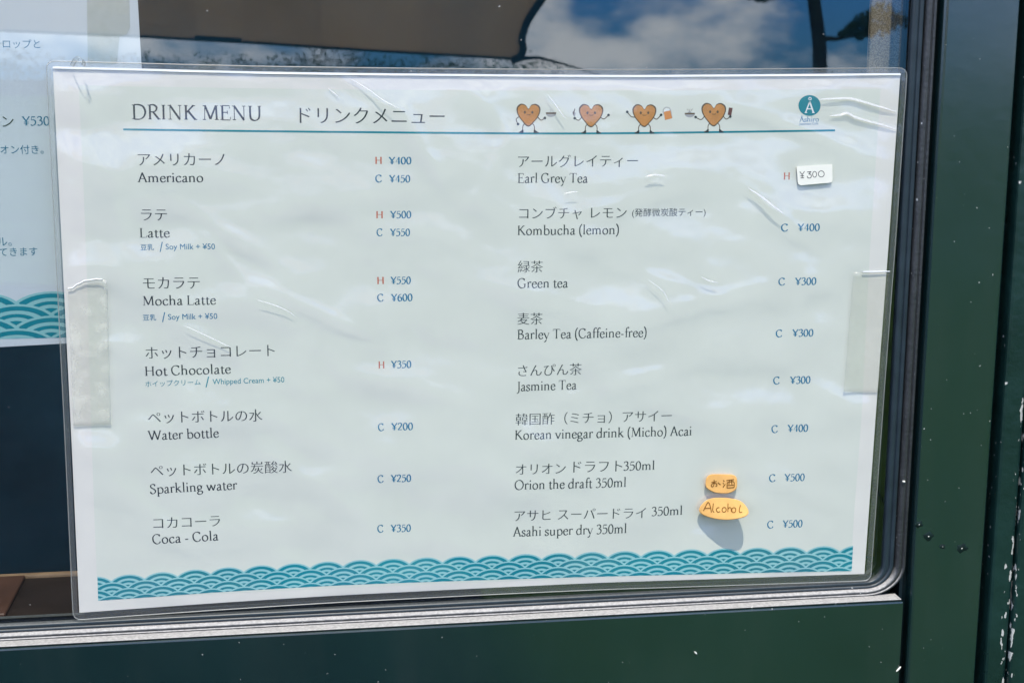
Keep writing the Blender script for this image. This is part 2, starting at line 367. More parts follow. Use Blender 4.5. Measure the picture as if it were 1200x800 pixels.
# ================================================================== THE WINDOW
XR = at(1061.5, 130, GLASS_Y).x            # right edge of the visible pane
ZB = at(880, 686.5, GLASS_Y).z             # bottom edge of the visible pane
X_STILE0 = at(1100, 130, -0.005).x
X_STILE1 = at(1172, 520, -0.005).x - 0.0035
TOP, LEFT, BOT = 0.42, -0.62, -0.34
RC = 0.0062
def frame_path(o, k):
    """the pane's rim moved outwards by o on the side and o*k along the bottom: right side downwards, round the corner, left"""
    pts = []
    for i in range(12): pts.append((XR + o, TOP + (ZB + RC - TOP) * i / 12))
    for i in range(9):
        a = math.pi / 2 * i / 8
        pts.append((XR - RC + (RC + o) * math.cos(a), ZB + RC - (RC + o * k) * math.sin(a)))
    for i in range(1, 25): pts.append((XR - RC + (LEFT - XR + RC) * i / 24, ZB - o * k))
    return pts
def sweep(name, prof, k, mat, parent):
    bm = bmesh.new(); rows = []
    for (o, y) in prof: rows.append([bm.verts.new((x, y, z)) for x, z in frame_path(o, k)])
    for a, b in zip(rows, rows[1:]):
        for i in range(len(a) - 1):
            bm.faces.new((a[i], a[i+1], b[i+1], b[i]))
    for i in (0, len(rows[0]) - 1): bm.faces.new([r[i] for r in rows])
    bmesh.ops.recalc_face_normals(bm, faces=bm.faces[:])
    o = obj(name, bm, mat, parent, True)
    return o

win = thing('window_frame', (0.2, 0, BOT), 'dark green painted window frame with rounded rubber seal around the glass', 'window')
bm = bmesh.new(); box(bm, LEFT, XR + 0.0035, GLASS_Y, GLASS_Y + 0.0035, ZB - 0.0022, TOP)
for v in bm.verts: v.co.y += (v.co.z + 0.12) * math.tan(LEAN)
obj('glass_pane', bm, M['glass'], win)
KB = 0.62
sweep('rubber_seal', cat_rom([(0.0, 0.0018), (0.0002, 0.0004), (0.0009, -0.0002), (0.0022, -0.0002), (0.0026, 0.0003), (0.0031, -0.0003), (0.0042, -0.0004), (0.0045, 0.0010), (0.0045, 0.0085), (0.0, 0.0085), (0.0, 0.006)], 4), KB, M['rubber'], win)
sweep('glazing_bead', cat_rom([(0.0046, 0.005), (0.0047, 0.0002), (0.0051, -0.0012), (0.0058, -0.0018), (0.0068, -0.0019), (0.0073, -0.0015), (0.0076, -0.0020), (0.0082, -0.0021), (0.0085, -0.0013), (0.0086, 0.006), (0.0046, 0.008)], 3), KB, M['alu'], win)
ZR = ZB - 0.0088 * KB                       # top of the bottom rail
bm = bmesh.new(); box(bm, XR + 0.0087, X_STILE0 + 0.002, 0.003, 0.012, BOT, TOP)
obj('dark_rebate', bm, M['groove'], win)
bm = bmesh.new(); box(bm, X_STILE0, X_STILE1, -0.005, 0.03, BOT, TOP); bevel_all(bm, 0.0016, 3)
st = obj('stile', bm, M['green'], win)
X_RAIL = at(1057, 740, -0.0075).x
bm = bmesh.new(); box(bm, LEFT, X_RAIL, -0.0075, 0.03, BOT, ZR - 0.0006); bevel_all(bm, 0.0007, 2)
obj('bottom_rail', bm, M['green'], win)
bm = bmesh.new(); box(bm, LEFT, X_RAIL - 0.0006, -0.0068, -0.0006, ZR - 0.0005, ZR + 0.0002); bevel_all(bm, 0.0002, 1)
obj('sunlit_rail_lip', bm, M['alu'], win)  # strip added to stand for the rail's sunlit, dusty top face
for px, py, r in ((1077, 614, 0.0016), (1088, 628, 0.0021), (1104.5, 640, 0.0012), (1127, 642, 0.0022)):
    p = at(px, py, -0.005); bm = bmesh.new(); n = 14
    rings = []
    for rr, h in ((1.0, 0.00002), (0.7, 0.00016), (0.4, 0.00022), (0.13, 0.00022)):
        rings.append([bm.verts.new((p.x + r*rr*math.cos(2*math.pi*i/n)*(1+0.22*math.sin(i*2.3+px)+0.15*math.sin(i*1.3+py)), p.y - h, p.z + r*rr*math.sin(2*math.pi*i/n)*(0.8+0.22*math.cos(i*1.7+px)))) for i in range(n)])
    for a, b in zip(rings, rings[1:]):
        for i in range(n): bm.faces.new((a[i], a[(i+1)%n], b[(i+1)%n], b[i]))
    f = bm.faces.new(rings[-1]); f.material_index = 1
    obj('paint_blister', bm, [M['blister'], M['label']], win, True)

for (x0, y0, x1, y1, w_) in ((1050.5, 786, 1055.5, 780.5, 0.0004), (813.5, 763, 816.5, 766, 0.0004), (1057.5, 563.5, 1060.5, 564.5, 0.0005)):
    bm = bmesh.new(); yy = -0.0077 if x0 < 1056 else -0.0022
    tube(bm, [at(x0, y0, yy), at((x0+x1)/2 + 0.3, (y0+y1)/2, yy - 0.0001), at(x1, y1, yy)], [w_*0.5, w_, w_*0.6], 6)
    obj('paint_fleck', bm, M['label'], win)

# ---- the post beside it
XP0 = at(1166, 600, -0.008).x + 0.0004; XPM = at(1195, 600, -0.010).x
post = thing('door_post', (XP0 + 0.02, 0, BOT), 'green painted post with white chips along its edge, beside the window frame', 'post')
bm = bmesh.new(); box(bm, XP0, XPM, -0.008, 0.03, BOT, TOP); bevel_all(bm, 0.0012, 2)
obj('post_edge', bm, chipped(XPM - 0.001), post)
bm = bmesh.new(); box(bm, XPM + 0.0006, XPM + 0.09, -0.0095, 0.03, BOT, TOP); bevel_all(bm, 0.0012, 2)
obj('post_face', bm, chipped(XPM + 0.0005), post)
bm = bmesh.new(); box(bm, X_STILE1 - 0.001, XP0 + 0.002, 0.004, 0.028, BOT, TOP)
obj('gap_strip', bm, M['groove'], post)

# ---- the shop round the window
shop = thing('shop_wall', (0, 0.2, -1.4), 'dark green painted shop wall around the window', 'wall')
bm = bmesh.new(); X1 = XPM + 0.0906
for a in ((LEFT - 1.6, LEFT - 0.0005, 0.0, 0.06, -1.4, 1.3), (X1, X1 + 1.4, 0.0, 0.06, -1.4, 1.3), (LEFT, X1 - 0.0005, 0.0, 0.06, TOP + 0.0005, 1.3), (LEFT, X1 - 0.0005, 0.0, 0.06, -1.4, BOT - 0.0005)): box(bm, *a)
obj('front_wall', bm, M['green'], shop)
bm = bmesh.new()
for a in ((LEFT - 1.6, X1 + 1.4, 0.34, 0.40, -1.4, 1.3), (LEFT - 1.66, LEFT - 1.6005, 0.0, 0.40, -1.4, 1.3), (X1 + 1.4005, X1 + 1.46, 0.0, 0.40, -1.4, 1.3), (LEFT - 1.66, X1 + 1.46, 0.0, 0.40, 1.3005, 1.36)): box(bm, *a)
obj('inner_wall', bm, M['dark_wall'], shop)

# ---- inside the window: ledge, board for its sunlit patch, curtain
ZL = ZB - 0.0012
yl0 = GLASS_Y + 0.0085
bm = bmesh.new(); box(bm, LEFT, XR + 0.005, yl0, yl0 + 0.042, ZL - 0.02, ZL); 
led = thing('wooden_ledge', (0, 0.03, ZL), 'dark brown wooden ledge inside the window behind the drink menu', 'ledge')
obj('ledge_board', bm, M['ledge'], led)
bm = bmesh.new(); box(bm, LEFT, XR + 0.005, yl0 + 0.0425, yl0 + 0.0455, ZL - 0.02, ZL + 0.0012); bevel_all(bm, 0.0006, 2)
obj('ledge_edge', bm, M['edge_wood'], led)
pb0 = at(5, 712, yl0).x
bm = bmesh.new(); box(bm, pb0 - 0.14, pb0, yl0 + 0.0006, yl0 + 0.0415, ZL + 0.0001, ZL + 0.0016); bevel_all(bm, 0.0004, 1)  # added board whose lighter wood stands for sunlight on the ledge
tag(obj('sunlit_patch_board', bm, M['board']), 'thin reddish brown board added as the sunlit patch on the window ledge', 'board')
xa = at(1019, 40, 0.02).x; xb = at(1066, 40, 0.02).x + 0.01
bm = bmesh.new(); n = 24; rows = []
for z in (TOP - 0.01, ZL + 0.004):
    rows.append([(xa + (xb - xa) * i / n, 0.020 + 0.0003 * math.sin(i * 0.8), z) for i in range(n + 1)])
va = [bm.verts.new(p) for p in rows[0]]; vb = [bm.verts.new(p) for p in rows[1]]
vc = [bm.verts.new((p[0], p[1] + 0.0012, p[2])) for p in rows[0]]; vd = [bm.verts.new((p[0], p[1] + 0.0012, p[2])) for p in rows[1]]
for i in range(n):
    bm.faces.new((va[i], vb[i], vb[i+1], va[i+1])); bm.faces.new((vc[i], vc[i+1], vd[i+1], vd[i]))
for i in (0, n): bm.faces.new((va[i], vb[i], vd[i], vc[i]))
tag(obj('mesh_curtain', bm, M['curtain'], None, True), 'narrow beige mesh curtain hanging behind the glass at the right window edge', 'curtain')

# ================================================================== LETTERING
STEM, HAIR, NIB = 9.6, 4.0, math.radians(17)
def V(x, y0=0, y1=66): return ('l', [(x, y0), (x, y1)])
def El(cx, cy, rx, ry): return ('o', [(cx + rx*math.cos(a*math.pi/8), cy + ry*math.sin(a*math.pi/8)) for a in range(16)])
G = {
'A': (66, [('l',[(8,0),(33,68)]),('l',[(32,68),(58,0)]),('t',[(17,24),(49,24)]),('s',8,0,8),('s',58,0,9)]),
'B': (58, [V(14),('c',[(14,66),(30,66),(42,58),(42,48),(36,39),(28,36),(14,36)]),('c',[(14,36),(32,36),(48,28),(49,16),(44,5),(30,0),(14,0)]),('s',9,0,5),('s',9,66,5)]),
'C': (64, [('c',[(54,53),(48,63),(36,67),(22,64),(9,50),(7,32),(12,14),(26,1),(38,-1),(50,4),(57,15)]),('t',[(54,52),(55,67)])]),
'D': (74, [V(14),('c',[(14,66),(36,66),(56,58),(66,36),(60,14),(42,1),(14,0)]),('s',9,0,5),('s',9,66,5)]),
'E': (56, [V(14),('t',[(14,66),(48,66),(49,54)]),('t',[(14,35),(38,35)]),('t',[(38,42),(38,28)]),('t',[(14,0),(50,0),(53,14)]),('s',9,0,5),('s',9,66,5)]),
'G': (72, [('c',[(55,53),(49,63),(37,67),(22,64),(9,50),(7,32),(12,14),(26,1),(40,-1),(52,3),(58,8)]),('t',[(55,52),(56,67)]),V(58,5,28),('s',58,28,9)]),
'H': (74, [V(15),V(59),('t',[(15,35),(59,35)]),('s',15,0,8),('s',59,0,8),('s',15,66,8),('s',59,66,8)]),
'I': (32, [V(16),('s',16,0,8),('s',16,66,8)]),
'J': (30, [('c',[(18,66),(18,10),(15,-8),(6,-16),(2,-14)]),('s',18,66,9)]),
'K': (66, [V(14),('l',[(16,32),(50,66)]),('l',[(24,40),(58,0)]),('s',14,0,8),('s',14,66,8),('s',50,66,8),('s',59,0,8)]),
'L': (54, [V(14),('t',[(14,0),(48,0),(52,14)]),('s',14,66,8),('s',9,0,5)]),
'M': (84, [('t',[(13,0),(15,66)]),('l',[(15,66),(41,4)]),('l',[(41,4),(67,66)]),('l',[(68,66),(71,0)]),('s',12,0,8),('s',71,0,9),('s',10,66,5),('s',72,66,5)]),
'N': (76, [('t',[(15,0),(15,66)]),('l',[(14,66),(61,0)]),('t',[(61,0),(61,66)]),('s',15,0,8),('s',10,66,6),('s',61,66,8)]),
'O': (76, [El(38,33,31,34)]),
'R': (62, [V(14),('c',[(14,66),(32,66),(45,57),(44,44),(34,35),(14,34)]),('l',[(28,35),(56,0)]),('s',14,0,8),('s',9,66,5),('s',58,0,6)]),
'S': (50, [('c',[(41,54),(36,64),(24,67),(12,60),(11,48),(20,39),(34,31),(43,20),(40,7),(26,-1),(14,2),(7,14)]),('t',[(41,52),(42,66)]),('t',[(7,15),(7,1)])]),
'T': (62, [V(31),('t',[(4,54),(5,66),(57,66),(58,54)]),('s',31,0,9)]),
'U': (74, [('c',[(15,66),(15,24),(20,6),(36,-1),(52,5),(59,22),(59,66)]),('s',15,66,9),('s',59,66,8)]),
'W': (98, [('l',[(8,66),(30,0)]),('l',[(30,0),(49,62)]),('l',[(49,62),(70,0)]),('l',[(70,0),(91,66)]),('s',8,66,8),('s',91,66,7),('s',46,66,7)]),
'¥': (54, [('l',[(4,66),(27,32)]),('l',[(27,32),(50,66)]),V(27,0,32),('t',[(10,25),(44,25)]),('t',[(10,15),(44,15)]),('s',27,0,9),('s',5,66,8),('s',49,66,7)]),
'a': (43, [('c',[(10,32),(16,40),(25,40),(30,33),(30,8),(33,1),(41,3)]),('c',[(30,25),(18,20),(8,12),(9,3),(17,-1),(25,3),(30,9)])]),
'b': (52, [V(12,0,71),('c',[(12,33),(24,41),(38,38),(46,22),(42,6),(28,-1),(12,4)]),('s',8,70,4)]),
'c': (43, [('c',[(37,32),(31,40),(22,41),(10,33),(7,19),(12,5),(23,-1),(33,2),(39,9)])]),
'd': (53, [V(41,0,71),('c',[(41,33),(30,41),(16,38),(7,20),(12,4),(24,-1),(41,8)]),('s',37,70,4),('s',45,1,4)]),
'e': (43, [('t',[(8,24),(38,24)]),('c',[(38,24),(34,37),(23,41),(11,34),(7,19),(13,4),(24,-1),(34,3),(39,10)])]),
'f': (30, [('c',[(36,64),(31,71),(22,68),(17,56),(17,40),(17,0)]),('t',[(6,40),(31,40)]),('s',17,0,8)]),
'g': (47, [El(21,27,14,14),('t',[(33,36),(44,39)]),('c',[(12,16),(8,8),(16,3),(34,1),(42,-8),(34,-20),(18,-23),(6,-16),(10,-5),(18,2)])]),
'h': (54, [V(12,0,71),('c',[(12,31),(22,40),(34,39),(40,30),(40,0)]),('s',12,0,8),('s',40,0,8),('s',8,70,4)]),
'i': (26, [V(13,0,41),('d',12,60,5.5),('s',13,0,8),('s',9,40,4)]),
'k': (52, [V(12,0,71),('l',[(14,20),(36,40)]),('l',[(20,26),(44,0)]),('s',12,0,8),('s',38,41,7),('s',46,0,7),('s',8,70,4)]),
'l': (26, [V(13,0,71),('s',13,0,8),('s',9,70,4)]),
'm': (80, [V(12,0,41),('c',[(12,31),(22,40),(32,39),(38,30),(38,0)]),('c',[(38,31),(48,40),(58,39),(65,30),(65,0)]),('s',12,0,8),('s',38,0,8),('s',65,0,8),('s',8,40,4)]),
'n': (54, [V(12,0,41),('c',[(12,31),(22,40),(34,39),(40,30),(40,0)]),('s',12,0,8),('s',40,0,8),('s',8,40,4)]),
'o': (50, [El(25,20,18,21)]),
'p': (53, [V(13,-23,41),('c',[(13,33),(25,41),(39,38),(47,22),(43,6),(29,-1),(13,4)]),('s',13,-23,8),('s',9,40,4)]),
'r': (36, [V(12,0,41),('c',[(12,30),(20,40),(29,41),(33,36)]),('s',12,0,8),('s',8,40,4),('d',31,37,4)]),
's': (36, [('c',[(29,32),(25,40),(17,41),(8,35),(10,26),(20,20),(29,13),(27,3),(17,-1),(8,2),(5,11)])]),
't': (31, [('c',[(14,52),(14,30),(14,10),(17,0),(24,-1),(30,4)]),('t',[(4,40),(28,40)])]),
'u': (54, [('c',[(12,40),(12,12),(17,1),(27,0),(40,9)]),V(40,0,40),('s',8,40,4),('s',36,40,4),('s',45,1,4)]),
'v': (48, [('l',[(6,40),(24,0)]),('l',[(24,0),(42,40)]),('s',7,41,7),('s',41,41,6)]),
'w': (72, [('l',[(6,40),(21,0)]),('l',[(21,0),(36,38)]),('l',[(36,38),(51,0)]),('l',[(51,0),(66,40)]),('s',7,41,7),('s',65,41,6),('s',34,41,5)]),
'y': (48, [('l',[(6,40),(25,2)]),('t',[(42,40),(22,-10)]),('c',[(22,-10),(14,-22),(6,-21)]),('s',7,41,7),('s',41,41,6)]),
'0': (47, [El(23,32,17,33)]),
'2': (47, [('c',[(7,52),(12,63),(23,66),(35,60),(36,46),(26,28),(6,2)]),('b',[(5,3),(41,3)])]),
'3': (47, [('c',[(8,56),(16,65),(27,65),(35,57),(33,44),(20,36)]),('c',[(20,36),(34,33),(40,20),(33,5),(19,-1),(6,4)])]),
'4': (47, [('t',[(32,66),(5,19),(44,19)]),V(32),('s',32,0,7)]),
'5': (47, [('b',[(12,63),(38,63)]),('t',[(13,64),(10,38)]),('c',[(10,38),(24,41),(37,34),(39,18),(29,3),(15,-1),(5,4)])]),
'6': (47, [('c',[(38,64),(24,58),(11,42),(8,22),(14,5),(25,-1),(37,5),(40,20),(34,34),(23,37),(11,28)])]),
'(': (30, [('c',[(25,74),(13,56),(9,28),(13,0),(25,-18)])]),
')': (30, [('c',[(5,74),(17,56),(21,28),(17,0),(5,-18)])]),
'-': (30, [('b',[(5,20),(25,20)])]),
' ': (23, []),
}
def ribbon(pts, wf, closed=False):
    """a pen stroke as quads: list of (left, right) points"""
    n = len(pts); L, R = [], []
    for i in range(n):
        a = pts[(i-1) % n] if closed or i else pts[0]
        b = pts[(i+1) % n] if closed or i < n-1 else pts[-1]
        dx, dy = b[0]-a[0], b[1]-a[1]; l = math.hypot(dx, dy) or 1e-6
        dx, dy = dx/l, dy/l; w = wf(dx, dy) / 2
        L.append((pts[i][0]-dy*w, pts[i][1]+dx*w)); R.append((pts[i][0]+dy*w, pts[i][1]-dx*w))
    q = []
    for i in range(n if closed else n-1):
        j = (i+1) % n; q.append([L[i], R[i], R[j], L[j]])
    return q
def pen(dx, dy):
    return HAIR + (STEM-HAIR) * abs(dy*math.cos(NIB) - dx*math.sin(NIB))
def serif_polys(text, weight=1.0):
    """polygons of a serif text line, in hundredths of an em"""
    x = 0; polys = []; pw_ = lambda dx, dy: pen(dx, dy)*weight
    for ch in text:
        adv, strokes = G[ch]
        for s in strokes:
            k = s[0]
            if k == 'l': q = ribbon(s[1], pw_)
            elif k == 't': q = ribbon(s[1], lambda a, b: 3.8*weight)
            elif k == 'b': q = ribbon(s[1], lambda a, b: 6.5)
            elif k == 'c': q = ribbon(cat_rom(s[1], 4), pw_)
            elif k == 'o': q = ribbon(cat_rom(s[1], 2, True), pw_, True)
            elif k == 's': q = ribbon([(s[1]-s[3], s[2]+1.6*(1 if s[2] < 10 else -1)), (s[1]+s[3], s[2]+1.6*(1 if s[2] < 10 else -1))], lambda a, b: 3.4)
            elif k == 'd': q = [[(s[1]+s[3]*math.cos(i*math.pi/4), s[2]+s[3]*math.sin(i*math.pi/4)) for i in range(8)]]
            polys += [[(x+p[0], p[1]) for p in pl] for pl in q]
        x += adv
    return polys
_fc = {}
def font_polys(text, thin_x=0.0, thin_y=0.0):
    """polygons of a line in the built-in font, with its strokes thinned"""
    key = (text, thin_x, thin_y)
    if key in _fc: return _fc[key]
    c = bpy.data.curves.new('line', 'FONT'); c.body = text; c.size = 1.0; c.resolution_u = 3
    o = bpy.data.objects.new('line', c); COL.objects.link(o)
    if thin_x or thin_y:
        for x in bpy.context.view_layer.objects: x.select_set(False)
        o.select_set(True); bpy.context.view_layer.objects.active = o
        bpy.ops.object.convert(target='CURVE')
        o = bpy.context.view_layer.objects.active
        loops = []
        for sp in o.data.splines:
            bps = sp.bezier_points; m = len(bps); L_ = []
            for i in range(m):
                p0, p1, p2, p3 = bps[i].co, bps[i].handle_right, bps[(i+1) % m].handle_left, bps[(i+1) % m].co
                straight = (p1-p0).cross(p3-p0).length < 1e-5 and (p2-p0).cross(p3-p0).length < 1e-5
                for k in range(1 if straight else 4):
                    t = k/4; q = p0*(1-t)**3 + p1*3*t*(1-t)**2 + p2*3*t*t*(1-t) + p3*t**3
                    if not L_ or (Vector(L_[-1])-q.xy).length > 2e-3: L_.append((q.x, q.y))
            if len(L_) > 2: loops.append(L_)
        ar = [sum(a_[0]*b_[1]-b_[0]*a_[1] for a_, b_ in zip(l_, l_[1:]+l_[:1])) for l_ in loops]
        sgn = 1 if ar[max(range(len(ar)), key=lambda i_: abs(ar[i_]))] > 0 else -1
        c2 = bpy.data.curves.new('line', 'CURVE')
        for l_ in loops:
            m = len(l_); out = []
            for i in range(m):
                a_, p_, b_ = Vector(l_[i-1]), Vector(l_[i]), Vector(l_[(i+1) % m])
                d1, d2 = (p_-a_).normalized(), (b_-p_).normalized()
                n1, n2 = Vector((-d1.y, d1.x)), Vector((-d2.y, d2.x))
                nn = n1+n2
                nn = nn*(min(2.0, 2.0/max(0.3, nn.length_squared))) if nn.length > 0.3 else n1
                out.append((p_.x + sgn*nn.x*thin_x, p_.y + sgn*nn.y*thin_y))
            sp = c2.splines.new('POLY'); sp.points.add(m-1); sp.use_cyclic_u = True
            for i, q in enumerate(out): sp.points[i].co = (q[0], q[1], 0, 1)
        o.data = c2; c = c2
    k = 1.0
    c.dimensions = '2D'; c.fill_mode = 'FRONT'; c.extrude = 0.0
    bpy.context.view_layer.update()
    dg = bpy.context.evaluated_depsgraph_get()
    me = o.evaluated_get(dg).to_mesh()
    polys = [[(me.vertices[i].co.x*100, me.vertices[i].co.y*100*k) for i in p.vertices] for p in me.polygons]
    o.evaluated_get(dg).to_mesh_clear()
    bpy.data.objects.remove(o)
    _fc[key] = polys
    return polys
class Print:
    """collects printed shapes and lays them on a plane as one mesh"""
    def __init__(s, Y, lift=6e-5): s.Y = Y; s.bm = bmesh.new(); s.mats = []; s.lift = lift; s.k = 0
    def mi(s, m):
        if m not in s.mats: s.mats.append(m)
        return s.mats.index(m)
    def poly(s, pts3, mat, layer=0.0):
        y = s.Y - s.lift - layer
        try:
            f = s.bm.faces.new([s.bm.verts.new((p[0], y, p[1])) for p in pts3]); f.material_index = s.mi(mat)
        except ValueError: pass
    def px(s, pts, mat, layer=0.0):
        s.poly([(lambda q: (q.x, q.z))(at(x, y, s.Y)) for x, y in pts], mat, layer)
    def line(s, polys, x0, y0, x1, y1, mat, cap=None, capunits=66.0, centre=False, layer=0.0):
        """polygons set on the baseline from pixel (x0,y0) to (x1,y1); cap = capital height in pixels"""
        xs = [p[0] for pl in polys for p in pl]; ys = [p[1] for pl in polys for p in pl]
        a, b = at(x0, y0, s.Y), at(x1, y1, s.Y)
        u = Vector((b.x-a.x, b.z-a.z)); w = max(xs)-min(xs); u = u / w
        v = Vector((-u.y, u.x))
        if cap:
            c = at(x0, y0-cap, s.Y); v = v.normalized() * ((c-a).length / capunits)
        yc = (min(ys)+max(ys))/2 if centre else 0.0
        xm = min(xs)
        for pl in polys:
            s.k = (s.k + 1) % 23
            s.poly([(a.x + u.x*(p[0]-xm) + v.x*(p[1]-yc), a.z + u.y*(p[0]-xm) + v.y*(p[1]-yc)) for p in pl], mat, layer + s.k*4e-7)
    def stroke(s, pts, w, mat, layer=0.0, smooth=True, closed=False):
        if smooth: pts = cat_rom(pts, 4, closed)
        for q in ribbon(pts, (lambda a, b: w), closed): s.px(q, mat, layer)
    def build(s, name, parent):
        for f in s.bm.faces:
            pass
        bmesh.ops.recalc_face_normals(s.bm, faces=s.bm.faces[:])
        return obj(name, s.bm, s.mats, parent)
def jp(t): return font_polys(t, -0.001, 0.0125)

# ================================================================== THE DRINK MENU
YP = 0.0
menu = thing('drink_menu', at(556, 394, 0), 'laminated white and mint drink menu stuck on the outside of the window glass', 'menu')
TOPE = [(62,79.5),(180,82.5),(300,85.5),(450,87.6),(600,89.0),(750,89.6),(900,88.6),(1055,87.5)]
BOTE = [(93,717.5),(250,706.3),(400,697),(560,689),(700,682.5),(860,677.3),(1013,672)]
LEFE = [(62,79.5),(73,300),(84,520),(93,717.5)]
RIGE = [(1055,87.5),(1041,290),(1026,490),(1013,672)]
def interp(curve, t):
    t = t*(len(curve)-1); i = min(int(t), len(curve)-2); f = t-i
    p0,p1,p2,p3 = curve[max(i-1,0)], curve[i], curve[i+1], curve[min(i+2,len(curve)-1)]
    return tuple(0.5*((2*b)+(-a+c)*f+(2*a-5*b+4*c-d)*f*f+(-a+3*b-3*c+d)*f**3) for a,b,c,d in zip(p0,p1,p2,p3))
def byx(curve, t, key=0):
    lo, hi = curve[0][key], curve[-1][key]; x = lo + (hi-lo)*t
    for i in range(len(curve)-1):
        if curve[i+1][key] >= x - 1e-6 or i == len(curve)-2:
            f = (x-curve[i][key])/(curve[i+1][key]-curve[i][key]); j = i; break
    p0,p1,p2,p3 = curve[max(j-1,0)], curve[j], curve[j+1], curve[min(j+2,len(curve)-1)]
    return tuple(b + (c-b)*f + 0.12*f*(1-f)*((c-a)-(d-b)) for a,b,c,d in zip(p0,p1,p2,p3))
def coons(u, v, grow=0.0):
    """a point of the sheet: u to the right, v downwards, in photograph pixels (bilinearly blended from its four measured edges)"""
    T, B, L, R = byx(TOPE,u), byx(BOTE,u), byx(LEFE,v,1), byx(RIGE,v,1)
    c00, c10, c01, c11 = TOPE[0], TOPE[-1], BOTE[0], BOTE[-1]
    return tuple((1-v)*T[k]+v*B[k]+(1-u)*L[k]+u*R[k]-((1-u)*(1-v)*c00[k]+u*(1-v)*c10[k]+(1-u)*v*c01[k]+u*v*c11[k]) for k in (0,1))
def sheet_pt(u, v):
    q = at(*coons(u, v), YP); return q.x, q.z
bm = bmesh.new(); NU, NV = 40, 26
fr = [[bm.verts.new((*(lambda p: (p[0], YP, p[1]))(sheet_pt(i/NU, j/NV)),)) for j in range(NV+1)] for i in range(NU+1)]
bk = [[bm.verts.new((v.co.x, YP+0.00025, v.co.z)) for v in c] for c in fr]
for i in range(NU):
    for j in range(NV):
        bm.faces.new((fr[i][j], fr[i][j+1], fr[i+1][j+1], fr[i+1][j])); bm.faces.new((bk[i][j], bk[i+1][j], bk[i+1][j+1], bk[i][j+1]))
for i in range(NU):
    bm.faces.new((fr[i][0], fr[i+1][0], bk[i+1][0], bk[i][0])); bm.faces.new((fr[i][NV], bk[i][NV], bk[i+1][NV], fr[i+1][NV]))
for j in range(NV):
    bm.faces.new((fr[0][j], bk[0][j], bk[0][j+1], fr[0][j+1])); bm.faces.new((fr[NU][j], fr[NU][j+1], bk[NU][j+1], bk[NU][j]))
obj('paper', bm, M['paper'], menu)
# printed pale mint ground
P = Print(YP, 3e-5)
gl = [(92,100),(97,200),(102,330),(107,500),(112,640),(115,703)]; gr = [(1032,104),(1025,210),(1018,320),(1010,480),(1001,600),(997,670)]
n = 30
for i in range(n):
    for j in range(20):
        q = []
        for (a, b) in ((i,j),(i,j+1),(i+1,j+1),(i+1,j)):
            l = interp(gl, b/20); r = interp(gr, b/20); t = a/n
            bow = -4.5*4*t*(1-t)*(b/20) + 4.0*4*t*(1-t)*(1-b/20)
            q.append((l[0]+(r[0]-l[0])*t, l[1]+(r[1]-l[1])*t + bow))
        P.px(q, M['mint'])
P.build('printed_background', menu)
# heading, header line
P = Print(YP)
P.line(serif_polys('DRINK MENU'), 155, 139.8, 306, 141.2, M['ink'], cap=17)
P.line(jp('ドリンクメニュー'), 351, 135.0, 521, 136.5, M['ink'], centre=True)
P.build('heading', menu)
P = Print(YP)
P.stroke([(144.5,151.8),(300,153.8),(450,155.2),(600,156.4),(720,156.3),(850,154.8),(978.5,152.9)], 2.3, M['ink_teal'], 1e-5)
P.build('header_line', menu)

K = M['ink']; BL = M['ink_blue']; RD = M['ink_red']; TL = M['ink_teal']
ENTRIES = []
def soy(P, x, y, y2, x1):
    P.line(font_polys('豆乳', -.006, -.006), x, y-3.2, x+15.5, y-3.4, BL, centre=True)
    P.line(font_polys('/'), x+22, y-3.6, x+26.5, y-3.8, BL, centre=True)
    P.line(font_polys('Soy Milk + ¥50', -.004, -.004), x+29.5, y-0.7, x1, y2, BL, cap=6.6, capunits=70)
def entry(jps, ens, prices, extra=None):
    P = Print(YP)
    for (t, x0, y0, x1, y1) in jps: P.line(font_polys(t) if t[0] == '(' else jp(t), x0, y0, x1, y1, K, centre=True)
    for (t, x0, y0, x1, y1) in ens: P.line(serif_polys(t), x0, y0, x1, y1, K, cap=10.8)
    if extra: extra(P)
    P.build('item_name', menu)
    P = None
    for (t, x0, x1, y0, y1) in prices:
        if t in 'HC': P = Print(YP)
        P.line(serif_polys(t, 1.3), x0, y0, x1, y1, RD if t == 'H' else BL, cap=8.2)
        if t not in 'HC' or len(prices) == 1: P.build('item_price', menu)
entry([('アメリカーノ',161.7,186.9,263.3,186.9)], [('Americano',161.3,213.5,238.3,213.3)],
      [('H',439.7,447.5,192.2,192.2),('¥400',455.3,482.2,192.4,192.4),('C',439.7,447.5,213.5,213.5),('¥450',455.8,480.8,213.6,213.6)])
entry([('ラテ',165.3,252,195.8,252)], [('Latte',163.8,278.2,199.2,278)],
      [('H',440.8,448.7,255.8,255.8),('¥500',457,482,255.6,255.5),('C',441.2,448.3,276.4,276.4),('¥550',457,480.5,276.4,276.3)],
      lambda P: soy(P, 164.7, 293, 292, 252))
entry([('モカラテ',167.5,331.8,234.2,331.2)], [('Mocha Latte',167.5,357.8,253.3,356.4)],
      [('H',442,450,332.8,332.6),('¥550',457.5,481.5,332.6,332.4),('C',442,449.6,353,352.8),('¥600',458,483.5,352.8,352.4)],
      lambda P: soy(P, 167.5, 375.2, 373.4, 254.7))
def whip(P):
    P.line(font_polys('ホイップクリーム'), 170.3, 449.8, 235, 447.4, TL, centre=True)
    P.line(font_polys('/'), 240.5, 447.4, 245.5, 447.2, TL, centre=True)
    P.line(font_polys('Whipped Cream + ¥50', -.004, -.004), 249.2, 450.2, 333.3, 447.6, TL, cap=6.4, capunits=70)
